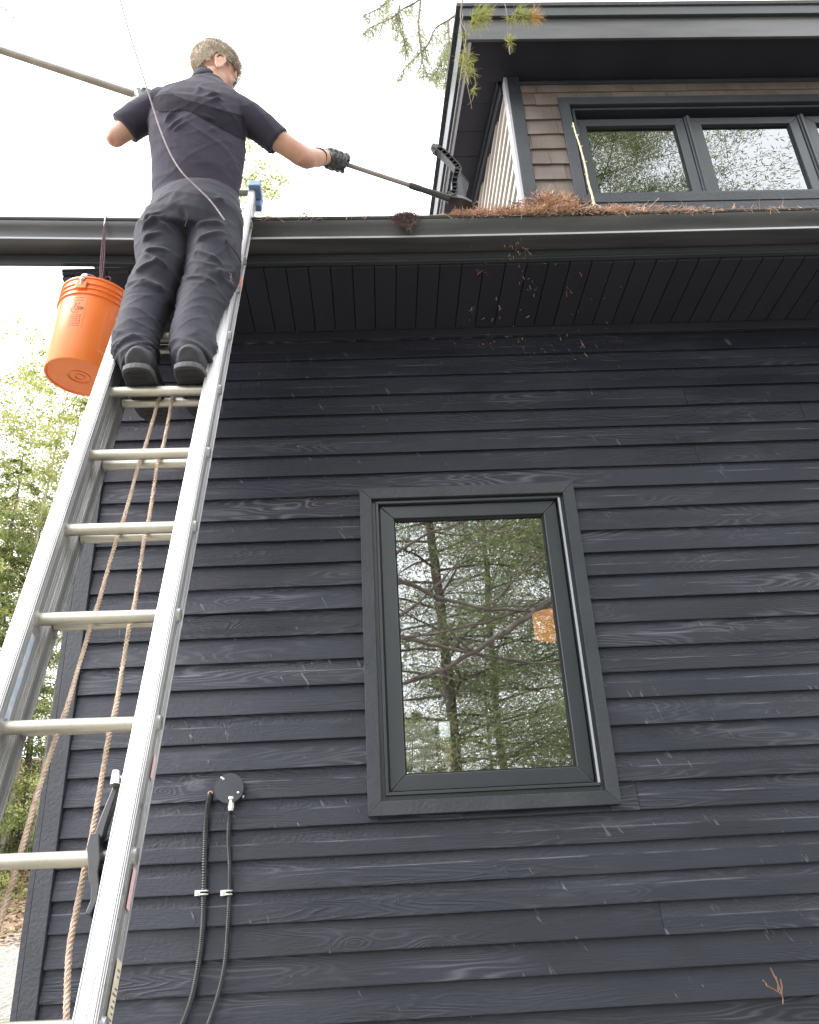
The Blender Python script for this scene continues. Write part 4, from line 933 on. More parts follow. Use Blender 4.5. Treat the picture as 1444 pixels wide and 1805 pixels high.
# collar
cl = MB(); c0 = at(364, 152, 2.415); c1_ = at(366, 141, 2.425)
cl.tube([c0-Vector((0, 0, .012)), c0+Vector((0, 0, .014)), c1_], [(.074, .068), (.069, .063), (.064, .059)], 30, side=(1, 0, 0), cap=False)
o = cl.build('collar', M['shirt'], man, smooth=True); s_ = o.modifiers.new('s', 'SOLIDIFY'); s_.thickness = .004
for px, py in ((408, 163),): MB().ell(at(px, py, 2.335), (.005, .004, .005), nu=10, nv=6).build('button', M['rubber'], man, smooth=True)

# bare body: torso inside the clothes, neck, head, arms
HC = at(380, 126, 2.425)
yaw = math.radians(40); tilt = math.radians(-20)
F0 = Vector((math.cos(yaw), math.sin(yaw), 0)); U0 = Vector((.02, -.06, 1)).normalized(); S0 = U0.cross(F0).normalized(); F0 = S0.cross(U0).normalized()
HF = (F0*math.cos(tilt)+U0*math.sin(tilt)).normalized(); HU = (U0*math.cos(tilt)-F0*math.sin(tilt)).normalized(); HS = HU.cross(HF)   # HS = to the man's left
def H(f, s, u): return HC+HF*f+HS*s+HU*u
bd = MB()
HA = (HF, HS, HU)
bd.ell(H(-.012, 0, .030), (.098, .076, .090), HA, 24, 16)
bd.ell(H(.030, 0, -.028), (.066, .058, .085), HA); bd.ell(H(.048, 0, -.086), (.036, .034, .028), HA)
bd.ell(H(.074, 0, .014), (.022, .050, .014), HA); bd.ell(H(.098, 0, -.030), (.017, .012, .024), HA); bd.ell(H(.108, 0, -.040), (.012, .013, .010), HA)
bd.ell(H(.086, 0, -.064), (.012, .025, .007), HA); bd.ell(H(.084, 0, -.074), (.012, .022, .007), HA); bd.ell(H(.0, 0, -.062), (.056, .050, .040), HA)
for s in (-1, 1):
    bd.ell(H(.058, s*.036, -.036), (.026, .024, .026), HA); bd.ell(H(.012, s*.052, -.068), (.034, .014, .022), HA)
bd.tube([at(370, 170, 2.41), at(370, 155, 2.412), at(372, 140, 2.42), H(-.022, 0, -.045)], [.066, .060, .056, .056], 20)
# torso and legs under the clothes keep the body one continuous figure
bd.tube([at(344, 352, 2.44), at(348, 310, 2.425), at(350, 250, 2.405), at(352, 205, 2.40), at(362, 175, 2.404), at(368, 160, 2.41)], [(.13, .09), (.14, .095), (.15, .10), (.15, .09), (.11, .06), (.06, .05)], 20, side=(1, 0, 0))
for lg in (legL, legR):
    R = [ring_(x, y, Y, w*.62, r*.62) for x, y, Y, w, r in lg]; bd.tube([at(345, 375, 2.42)]+[p for p, _ in R], [(.07, .07)]+[r for _, r in R], 16, side=(1, 0, 0))
HNDR = at(578, 277, 2.645); HNDL = at(247, 171, 2.53)
bd.tube([at(350, 190, 2.40), SHL, at(245, 213, 2.405), EBL], [.05, .056, .048, .040], 18)
bd.ell(EBL, (.041, .041, .041)); bd.ell(EBL+Vector((-.012, -.012, -.022)), (.020, .022, .020))
bd.tube([EBL, EBL*.62+HNDL*.38, HNDL*.85+EBL*.15], [.041, .043, .028], 18)
bd.tube([at(360, 190, 2.40), SHR, at(480, 240, 2.44), EBR], [.05, .056, .047, .042], 18)
e2 = at(540, 279, 2.53); bd.tube([EBR*.9+SHR*.1, EBR, e2, HNDR*.7+e2*.3, HNDR], [.044, .045, .044, .034, .029], 18)
me = remesh(bd, .0062, 3, 'body'); V = verts_np(me); N_ = norms_np(me)
set_np(me, V+N_*(.0006*nfield(V, 60, 60, 60, 2., False))[:, None]); body = finish(me, 'body', M['skin'], man)
# ears
for s in (-1, 1):
    ec = H(-.012, s*.079, -.030); ea = (HU*.97-HF*.20).normalized(); ef = (HF*.95+HS*s*.35).normalized(); eb = ea.cross(ef).normalized()
    m = MB(); pts = [ec+ea*(.041*math.cos(a))+ef*(.022*math.sin(a))*(1 if math.cos(a) > 0 else .75) for a in [2*math.pi*k/22 for k in range(22)]]
    m.tube([p+eb*(0) for p in pts], .0055, 8, closed=True)
    m.ell(ec-ea*.004+ef*.003, (.033, .018, .004), (ea, ef, eb)); m.ell(ec+ef*.012, (.008, .005, .006), (ea, ef, eb)); m.ell(ec-ea*.038, (.013, .010, .006), (ea, ef, eb))
    m.tube([ec+ea*(.018*math.cos(a))+ef*(-.004+.009*math.sin(a))+eb*.0025*(-s) for a in [2*math.pi*k/14 for k in range(9)]], .003, 6)
    m2 = remesh(m, .0022, 2, 'ear'); finish(m2, 'ear', M['skin'], man)
    e_ = MB().ell(H(.077, s*.030, -.006), (.012, .012, .012), HA).build('eye', M['white_wall'], man, smooth=True)
# hair: short, greyed fair; scalp shell plus strands
hb = MB().ell(H(-.017, 0, .034), (.104, .0835, .098), HA, 64, 48)
me = hb.mesh('hair'); b = bmesh.new(); b.from_mesh(me); hc = Vector(H(0, 0, 0))
def hl(p): d = Vector(p)-HC; return d.dot(HF), d.dot(HS), d.dot(HU)
def hair_ok(p):
    f, s, u = hl(p)
    if f > .062 and u < .058: return False
    if f > .03 and u < .030: return False
    if f > -.046 and u < .004 and abs(s) > .03: return False
    if f > -.060 and u < -.045: return False
    if u < -.070: return False
    return True
dead = [f_ for f_ in b.faces if not hair_ok(f_.calc_center_median())]
bmesh.ops.delete(b, geom=dead, context='FACES')
for v in b.verts: v.co += v.normal*(.004*noise.noise(v.co*40)+.003*noise.noise(v.co*90))
hv = [(f_.calc_center_median().copy(), f_.normal.copy(), f_.calc_area()) for f_ in b.faces]
bmesh.ops.recalc_face_normals(b, faces=b.faces); b.to_mesh(me); b.free()
hr = random.Random(8); vs = []; fs = []
wts = [a for _, _, a in hv]; picks = hr.choices(hv, weights=wts, k=15000)
for c, n, a in picks:
    out = (c-H(-.017, 0, .03)).normalized(); f, s, u = hl(c)
    comb = (HF*.55+HS*(.25 if s > 0 else -.3)+HU*(.25 if u > .06 else -.75)) if u > .03 else (-HU*.9-HF*.15)
    d = (comb*.75+out*(.38 if u > .03 else .22)+Vector((hr.gauss(0, .14), hr.gauss(0, .14), hr.gauss(0, .14)))).normalized(); L_ = hr.uniform(.014, .030) if u > .02 else hr.uniform(.006, .014)
    base = c+Vector((hr.gauss(0, .002), hr.gauss(0, .002), hr.gauss(0, .002)))-out*.001; w_ = d.cross(out); w_ = (w_.normalized() if w_.length > 1e-4 else HS)*.0005
    tip = base+d*L_+(-out*.2+comb*.2)*L_*.5; mid = base+d*L_*.55+out*.001; k = len(vs)
    vs += [base-w_, base+w_, mid+w_*.8, mid-w_*.8, tip]; fs += [(k, k+1, k+2, k+3), (k+3, k+2, k+4)]
h1 = link_mesh('hair', me, M['hair'], man); me.polygons.foreach_set('use_smooth', [True]*len(me.polygons))
m2 = bpy.data.meshes.new('hair_strands'); m2.from_pydata([tuple(v) for v in vs], [], fs); m2.update(); o = link_mesh('hair_strands', m2, M['hair_strand'], h1); o['kind'] = 'stuff'
# glasses
gs = MB()
for s in (-1, 1): gs.tube([H(-.010, s*.082, .004), H(.03, s*.082, .006), H(.082, s*.072, .004)], .0017, 6, side=(0, 0, 1))
for s in (-1, 1): gs.tube([H(.094-.10*abs(.036+.026*math.cos(a))**1.4, s*(.036+.026*math.cos(a)), -.006+.018*math.sin(a)) for a in [2*math.pi*k/20 for k in range(20)]], .0016, 6, closed=True)
gs.tube([H(.098, -.010, 0), H(.102, 0, .002), H(.098, .010, 0)], .0016, 6)
gl = gs.build('glasses', M['black_plastic'], man, smooth=True)
for s in (-1, 1): MB().ell(H(.089, s*.036, -.006), (.0012, .024, .017), HA).build('lens', M['lens'], gl, smooth=True)

# shoes
def shoe(px, label_side, toe):
    c = at(px, 668, 2.24); z0 = 1.6155; x = c.x; m = MB(); t = toe; SY = .042
    st_ = [(2.195, .030, .020, .075), (2.203, .038, .030, .088), (2.225, .043, .036, .100), (2.27, .044, .036, .100), (2.32, .045, .032, .088), (2.37, .050, .028, .070), (2.42, .053, .024, .056), (2.46, .048, .020, .046), (2.487, .033, .015, .034), (2.495, .015, .008, .02)]
    st_ = [(a+SY, b_*1.1, c_, d_) for a, b_, c_, d_ in st_]
    up = [(Vector((x+(y-2.2)*t, y, z0+.012+h/2)), (w_, h/2)) for y, w_, _, h in st_]
    m.tube([p for p, _ in up], [r for _, r in up], 22, side=(1, 0, 0)); m.tube([Vector((x, 2.300, z0+.05)), Vector((x, 2.305, z0+.125))], [(.042, .055), (.038, .050)], 20, side=(1, 0, 0))
    me = remesh(m, .004, 4, 'shoe'); V = verts_np(me); N_ = norms_np(me); set_np(me, V+N_*(.0015*nfield(V, 20, 20, 30, 5.))[:, None]); o = finish(me, 'shoe', M['shoe'], man)
    def outline(e): 
        L_ = [(x+(y-2.2)*t-w_-e, y) for y, w_, _, _ in st_[1:-1]]; R_ = [(x+(y-2.2)*t+w_+e, y) for y, w_, _, _ in st_[1:-1]]
        n = 8; heel = [(x-(st_[1][1]+e)*math.cos(math.pi*k/n)*1.0, st_[1][0]-(.022+e)*math.sin(math.pi*k/n)) for k in range(1, n)]
        tx = x+(.285)*t; toe_ = [(tx+(st_[-2][1]+e)*math.cos(math.pi*k/n), st_[-2][0]+(.018+e)*math.sin(math.pi*k/n)) for k in range(1, n)]
        return L_[::-1]+heel+R_+toe_
    A = outline(.004)
    MB().prism([(a, b_, z0+.004) for a, b_ in A], [(a, b_, z0+.024) for a, b_ in A]).build('sole_edge', M['sole_edge'], o, bev=.003)
    B = outline(-.002); MB().prism([(a, b_, z0-.001) for a, b_ in B], [(a, b_, z0+.0035) for a, b_ in B]).build('sole', M['sole'], o, bev=.002)
    tread = MB()
    for k in range(11):
        y = 2.25+.025*k; tread.obox((x+(y-2.2)*t, y, z0-.0015), (.028, 0, 0), (0, .006, 0), (0, 0, .0015))
    tread.build('tread', M['sole'], o)
    return o
shoe(239, -1, -.02); s_ = shoe(329, 1, .03)
em = MB(); er = random.Random(9)
for k in range(7):
    p = at(340+er.uniform(-6, 6), 641+er.uniform(-4, 4), 2.246); q = at(340+er.uniform(-8, 8), 641+er.uniform(-5, 5), 2.246); em.tube([p, q], .0012, 5)
em.build('emblem', M['needle_dry'], s_)

# pole and scoop tool: one straight line through both hands
TE = at(787, 348, 2.735); PE = HNDL+Vector((0, 0, .0))
# adjust so that the line follows the pole in view
PA = at(0, 88, 2.475); pd = (TE-PA).normalized()
PS = PA-pd*1.25
# hands sit on the line
def on_pole(px):
    lo_, hi_ = -1.0, 4.0
    for _ in range(50):
        mi = (lo_+hi_)/2
        if pj(PA+pd*mi)[0] < px: lo_ = mi
        else: hi_ = mi
    return PA+pd*lo_
pole = empty('pole', tuple(PS), 'long metal extension pole with a black gutter scoop, held by the man', 'pole')
J1 = on_pole(727)
MB().tube([PS, on_pole(300)], .0165, 18).build('pole_section', M['pole_metal'], pole, smooth=True)
MB().tube([on_pole(300)-pd*.02, J1], .0105, 18).build('pole_section', M['pole_metal'], pole, smooth=True)
MB().tube([on_pole(722), on_pole(728), on_pole(742)], [.0135, .0145, .0145], 18).build('coupling', M['black_plastic'], pole, smooth=True)
sk = MB(); sk.tube([on_pole(740), on_pole(765), on_pole(793)], [.0125, .014, .0165], 16)
socket = sk.build('socket', M['black_plastic'], pole, smooth=True)
YT = 2.745
def TP(px, py, dy=0.): return at(px, py, YT+dy)
spine = [TP(787, 350), TP(801, 342), TP(801, 325), TP(806, 305), TP(807, 300), TP(797, 288), TP(782, 273), TP(766, 262)]
def plate(pts, hw, dy0, dy1, name, parent):                       # bent strip seen side on
    m = MB(); n = len(pts); Q = []
    for i in range(n):
        t = (pts[min(i+1, n-1)]-pts[max(i-1, 0)]); t.y = 0; t.normalize(); s_ = Vector((-t.z, 0, t.x)); h = hw[i] if isinstance(hw, list) else hw
        Q.append((pts[i]+s_*h, pts[i]-s_*h))
    dy = Vector((0, dy0, 0)); dz = Vector((0, dy1, 0))
    for i in range(n-1):
        a, b_ = Q[i]; c, d = Q[i+1]; m.prism([a+dy, b_+dy, d+dy, c+dy], [a+dz, b_+dz, d+dz, c+dz])
    me = m.mesh(name); b = bmesh.new(); b.from_mesh(me); bmesh.ops.remove_doubles(b, verts=b.verts, dist=1e-5); bmesh.ops.recalc_face_normals(b, faces=b.faces); b.to_mesh(me); b.free()
    return link_mesh(name, me, M['black_plastic'], parent)
sp_ = plate(resample(spine, 22), .010, -.004, .004, 'arm', pole)
for e in (-1, 1):                                                # raised flanges either side and cross ribs
    pts = resample(spine, 22); Q = []
    for i in range(22):
        t = (pts[min(i+1, 21)]-pts[max(i-1, 0)]); t.y = 0; t.normalize(); s_ = Vector((-t.z, 0, t.x)); Q.append(pts[i]+s_*(.0125*e))
    MB().tube(Q, (.003), 8).build('flange', M['black_plastic'], pole, smooth=True)
    plate(Q, .0022, -.020, .020, 'flange', pole)
rb = MB(); pts = resample(spine, 34)
for i in range(3, 32, 2):
    t = (pts[i+1]-pts[i-1]); t.y = 0; t.normalize(); s_ = Vector((-t.z, 0, t.x)); rb.obox(pts[i], s_*.012, t*.0018, (0, .018, 0))
rb.build('ribs', M['black_plastic'], pole)
MB().tube([TP(772, 267), TP(763, 259)], [(.016, .024), (.015, .023)], 18).build('handle_end', M['black_plastic'], pole, smooth=True, bev=.003)
plate(resample([TP(808, 302, .02), TP(822, 318, .045), TP(824, 326, .05), TP(818, 344, .045)], 10), .006, -.003, .003, 'blade_side', pole)
plate(resample([TP(790, 349), TP(806, 352, .01), TP(818, 355, .03), TP(832, 362, .05)], 10), [.014-.001*k for k in range(10)], -.022, .022, 'scoop', pole)
bl = MB(); A = [TP(808, 303, -.015), TP(803, 345, -.015), TP(820, 352, .04), TP(823, 322, .045)]
bl.prism(A, [p+Vector((.003, 0, .001)) for p in A]); bl.build('blade', M['black_plastic'], pole)

# gloved hands closed round the pole
def glove(C, wrist, flip, name='glove', sc_=1.0):
    ax = pd; tow = (wrist-C); up = Vector((0, 0, 1)); up = (up-ax*up.dot(ax)).normalized(); sd_ = ax.cross(up)   # sd_ : across the pole
    m = MB(); r0 = .020*sc_
    if sd_.y > 0: sd_ = -sd_                                     # sd_ points to the viewer
    for k in range(4):
        off = (-.032+.0215*k)*sc_; rr2 = [.0125, .0128, .0124, .0112][k]*sc_; span = [235, 250, 245, 220][k]
        pts = []
        for j in range(13):
            a = math.radians(100-span*j/12*1.0)                  # from the back of the hand over the front and under
            pts.append(C+ax*(off+.002*math.sin(j))+up*(math.sin(a)*r0*1.45)+sd_*(math.cos(a)*r0*1.45*(1 if flip > 0 else -1)))
        m.tube(pts, [rr2*(1.12 if j in (4, 9) else 1.0-.018*j) for j in range(13)], 12)
        m.ell(pts[0], (rr2*1.15,)*3); m.ell(pts[-1], (rr2*.85,)*3); m.ell(pts[4], (rr2*1.14,)*3)
    m.ell(C-ax*.018+up*.024*sc_-sd_*.004, (.046*sc_, .020*sc_, .034*sc_), (ax, up, sd_))
    kn = C-ax*.05*sc_+up*.012; m.tube([C+up*.016-ax*.005, kn, C*.35+wrist*.65], [(.030, .034), (.031, .036), (.031, .034)], 16)
    tb = [kn-up*.006-sd_*.02, C-ax*.022-up*.022-sd_*.022, C+ax*.008-up*.028-sd_*.006, C+ax*.022-up*.026+sd_*.010]
    m.tube(resample(tb, 8), [.016, .0155, .015, .0145, .014, .0135, .012, .010], 12); m.ell(tb[-1], (.011,)*3)
    me = remesh(m, .0030, 2, name); V = verts_np(me); N_ = norms_np(me)
    set_np(me, V+N_*(.0014*nfield(V, 70, 70, 70, 3.))[:, None]); g_ = finish(me, name, M['glove'], man)
    wd_ = (wrist-kn).normalized()
    MB().tube([wrist-wd_*.012, wrist+wd_*.010], [(.037, .040), (.041, .043)], 24).build('cuff', M['glove_cuff'], g_, smooth=True, bev=.003)
    return g_
CRH = on_pole(594); CLH = on_pole(266)
glove(CRH, at(561, 277, 2.60), 1, sc_=1.14)
glove(CLH, CLH*.72+EBL*.28, 1)
# bridge of forearm skin between wrist and cuff follows the hands
MB().tube([e2, at(552, 277, 2.578), at(563, 277, 2.60)], [.043, .037, .033], 22).build('forearm', M['skin'], body, smooth=True)
MB().tube([EBL, EBL*.5+CLH*.5, CLH*.70+EBL*.30], [.038, .041, .030], 20).build('forearm', M['skin'], body, smooth=True)

# thin tether: hangs from above, lies over his back and ends at the right hip
tp = [(190, -90, 2.15), (212, 0, 2.18), (232, 70, 2.21), (255, 142, 2.245), (270, 190, 2.27), (285, 235, 2.270), (303, 276, 2.275), (322, 305, 2.275), (345, 328, 2.285), (372, 355, 2.292), (396, 388, 2.296)]
o = MB().tube(resample([at(*p) for p in tp], 60), .0031, 8).build('tether', M['thin_rope'], None, smooth=True)
tag(o, 'thin pale tether line coming down from above across the man\'s back', 'rope')
# ------------------------------------------------------------------ pine needles and rubbish in the gutter
def needle_strips(cs, ds, L, w, bend=.25, seed=1, drop=0.):
    """each needle a bent ribbon of two quads"""
    r = np.random.default_rng(seed); n = len(cs); d = ds/np.linalg.norm(ds, axis=1)[:, None]
    q = r.normal(size=(n, 3)); s = np.cross(d, q); s /= np.linalg.norm(s, axis=1)[:, None]; b = np.cross(d, s)
    l = L[:, None]; k = (bend*r.normal(size=n))[:, None]; s = s*w
    p0 = cs-d*l*.5+b*l*k*.5; p1 = cs-b*l*k*.1; p2 = cs+d*l*.5+b*l*k*.5
    p0[:, 2] -= drop*L; p2[:, 2] -= drop*L
    return np.concatenate([np.stack([p0-s, p0+s, p1+s, p1-s], 1), np.stack([p1-s, p1+s, p2+s*.6, p2-s*.6], 1)])
R = np.random.default_rng(21)
def pile(name, segs, mt, label, n, seed, L=(.03, .075), w=.0009, cat='pine needles', flat=.35):
    r = np.random.default_rng(seed); C = []; D = []; LL = []
    tot = sum(s[6] for s in segs)
    for x0, x1, h0, h1, ya, yb, wt in segs:
        k = int(n*wt/tot); t = r.random(k); x = x0+(x1-x0)*t; hm = (h0+(h1-h0)*t)*(.75+.35*np.sin(x*23)+.2*np.sin(x*61+1)); u = r.random(k)**1.1
        y = ya+(yb-ya)*r.random(k); z = 2.822+u*hm*np.sqrt(np.clip(1-((y-(ya+yb)/2)/((yb-ya)/2*1.05))**2, .05, 1))
        C.append(np.stack([x, y, z], 1)); d = r.normal(size=(k, 3)); d[:, 2] *= flat; D.append(d); LL.append(r.uniform(L[0], L[1], k))
    me = quads_mesh(name, needle_strips(np.concatenate(C), np.concatenate(D), np.concatenate(LL), w, .3, seed))
    o = link_mesh(name, me, mt); tag(o, label, cat, kind='stuff'); return o
pile('pine_needles', [(.405, .56, .05, .080, 2.79, 2.90, 1.5), (.56, .70, .045, .08, 2.79, 2.92, 1.3), (.68, .80, .08, .165, 2.79, 2.94, 2.1), (.80, .97, .17, .150, 2.785, 2.94, 3.6), (1.0, 1.22, .07, .05, 2.79, 2.9, 1.3)],
     M['needle_dry'], 'heap of rusty pine needles raked up on the gutter below the dormer corner', 15000, 1)
pile('pine_needles', [(1.20, 1.62, .028, .020, 2.80, 2.9, 1.6), (1.62, 2.3, .012, .010, 2.80, 2.9, .55), (.1, .42, .006, .012, 2.80, 2.9, .22), (1.10, 1.55, .045, .02, 2.80, 2.86, .8)], M['needle_dry'], 'thin line of dry needles along the gutter under the dormer windows', 3200, 2)
pile('pine_needles', [(.74, .98, .045, .055, 2.797, 2.93, 1)], M['needle_old'], 'darker needles shading the underside of the needle heap', 4200, 3, flat=.6)  # darker needles put shade into the heap's underside
pile('leaf_muck', [(.955, 1.10, .085, .05, 2.796, 2.90, 1)], M['needle_black'], 'wet black clump of rotted leaves on the gutter beside the pale twig', 3600, 4, L=(.012, .04), w=.0028, cat='debris', flat=.9)
def tangle(name, x0, x1, h, n, seed, mt, label):
    r = random.Random(seed); m = MB()
    for _ in range(n):
        x = r.uniform(x0, x1); t = (x-x0)/(x1-x0); hh = h*(.35+.65*math.sin(math.pi*min(1, max(0, t)))**.6); c = Vector((x, r.uniform(2.785, 2.90), 2.825+r.random()*hh))
        a = r.uniform(0, 6.28); d = Vector((math.cos(a), math.sin(a)*.6, r.gauss(0, .5))).normalized(); q = Vector((r.gauss(0, 1), r.gauss(0, .6), r.gauss(.2, 1))).normalized(); L_ = r.uniform(.035, .10)
        P = [c+d*(L_*(s-.5))+q*(L_*r.uniform(.15, .5)*(s-.5)**2*4)-q*.2*L_ for s in (0, .25, .5, .75, 1)]; m.tube(P, r.uniform(.0008, .0018), 4, cap=False)
    o = m.build(name, mt, None, smooth=True, fix=False); tag(o, label, 'debris', kind='stuff'); return o
tangle('rootlets', .66, 1.02, .13, 420, 41, M['needle_old'], 'dark curled rootlets tangled in the needle heap')
tangle('rootlets', .70, 1.0, .15, 260, 42, M['needle_dry'], 'pale curled strands on top of the needle heap')
tangle('rootlets', .42, .70, .07, 160, 43, M['needle_dry'], 'pale curled strands in the needles beside the scoop')
tangle('rootlets', 1.0, 1.5, .05, 150, 44, M['needle_dry'], 'curled strands along the gutter below the first dormer sash')
# strays bent over the rim
cs = []; ds = []; rr2 = np.random.default_rng(6)
for k in range(140):
    x = rr2.uniform(.42, 2.0) if k < 110 else rr2.uniform(-.6, .4); cs.append((x, 2.785, 2.818+eave_dz(x)+rr2.uniform(-.012, .014))); ds.append((rr2.normal()*.7, .25, rr2.normal()))
me = quads_mesh('stray_needles', needle_strips(np.array(cs), np.array(ds), rr2.uniform(.025, .06, len(cs)), .0009, .5, 6)); o = link_mesh('stray_needles', me, M['needle_dry']); tag(o, 'loose needles hanging over the gutter rim', 'pine needles', kind='stuff')
# hanging clump
c0 = at(715, 385, 2.782); r3 = np.random.default_rng(12); n = 1500
x = c0.x+r3.normal(size=n)*.024; hang = np.where(r3.random(n) < .5, r3.random(n), 0)
z = c0.z+.012+r3.normal(size=n)*.007-hang*np.interp(x-c0.x, [-.05, -.03, 0, .018, .03, .055], [.045, .05, .055, .10, .045, .03])*1.0; y = 2.782+r3.normal(size=n)*.005-.003
d = np.stack([r3.normal(size=n)*.35, r3.normal(size=n)*.2, -np.ones(n)], 1); top = r3.random(n) < .35; d[top] = r3.normal(size=(top.sum(), 3))
me = quads_mesh('needle_clump', needle_strips(np.stack([x, y, z], 1), d, r3.uniform(.012, .034, n), .0008, .35, 13)); o = link_mesh('needle_clump', me, M['clump']); tag(o, 'clump of dark old needles draped over the gutter rim, left of the dormer', 'needle clump')
# thrown-down bits falling in front of the soffit
items = [(850, 455, 3, 30), (848, 480, 4, 22), (918, 430, 5, 34), (912, 440, 8, 26), (925, 448, 10, 20), (905, 470, 3, 26), (875, 545, 5, 20), (833, 540, 3, 16), (1020, 478, 4, 18), (1005, 515, 4, 12), (990, 590, 3, 14), (1030, 610, 4, 14), (1038, 690, 3, 12), (935, 500, 5, 24), (925, 560, 4, 24), (868, 590, 2, 10)]
cs = []; ds = []; ls = []; r4 = np.random.default_rng(31)
for px, py, k, sp in items:
    Yf = r4.uniform(2.66, 2.78)
    for _ in range(k):
        p = at(px+r4.normal()*sp*.3, py+r4.normal()*sp*.7, Yf+r4.normal()*.02); cs.append(p[:]); ds.append((r4.normal()*.6, r4.normal()*.3, -1)); ls.append(r4.uniform(.008, .028))
for _ in range(60):
    p = at(r4.uniform(800, 1100), r4.uniform(420, 640), r4.uniform(2.6, 2.85)); cs.append(p[:]); ds.append(r4.normal(size=3)); ls.append(r4.uniform(.004, .010))
me = quads_mesh('falling_needles', needle_strips(np.array(cs), np.array(ds), np.array(ls), .0008, .6, 33)); o = link_mesh('falling_needles', me, M['needle_old']); tag(o, 'loose needles and specks falling in front of the dark soffit', 'pine needles', kind='stuff')
p0 = at(1366, 1712, 2.0); m = MB()
for a, b_ in (((1358, 1706), (1378, 1752)), ((1378, 1752), (1352, 1738)), ((1352, 1738), (1345, 1728)), ((1376, 1726), (1378, 1752)), ((1378, 1752), (1380, 1770)), ((1368, 1722), (1372, 1748))):
    m.tube([at(*a, 2.9), at((a[0]+b_[0])/2+1.5, (a[1]+b_[1])/2, 2.905), at(*b_, 2.9)], .0022, 6)
tag(m.build('falling_twig', M['needle_old'], None, smooth=True), 'small brown needle bundle falling past the lower right boards', 'twig')
# pale twig standing up from the gutter
tw = [(1048, 362), (1044, 345), (1037, 320), (1033, 298), (1026, 270), (1020, 250), (1014, 232), (1010, 216)]
m = MB(); P = resample([at(x, y, 2.86) for x, y in tw], 40); m.tube(P, [.0058-.0028*i/39+.0008*math.sin(i*1.9) for i in range(40)], 8)
for i in (8, 14, 19, 25, 31, 36): 
    s_ = 1 if i % 2 else -1; m.tube([P[i], P[i]+Vector((.012*s_, -.002, .008))], [.0036, .0014], 6)
m.tube(resample([P[0], P[0]+Vector((-.03, 0, -.012)), P[0]+Vector((-.06, 0, -.012))], 8), .003, 6); m.tube([P[1], P[0]+Vector((.03, 0, -.012))], .003, 6)
tag(m.build('twig', M['twig_pale'], None, smooth=True), 'pale bare twig standing upright in the gutter before the dormer window', 'twig')

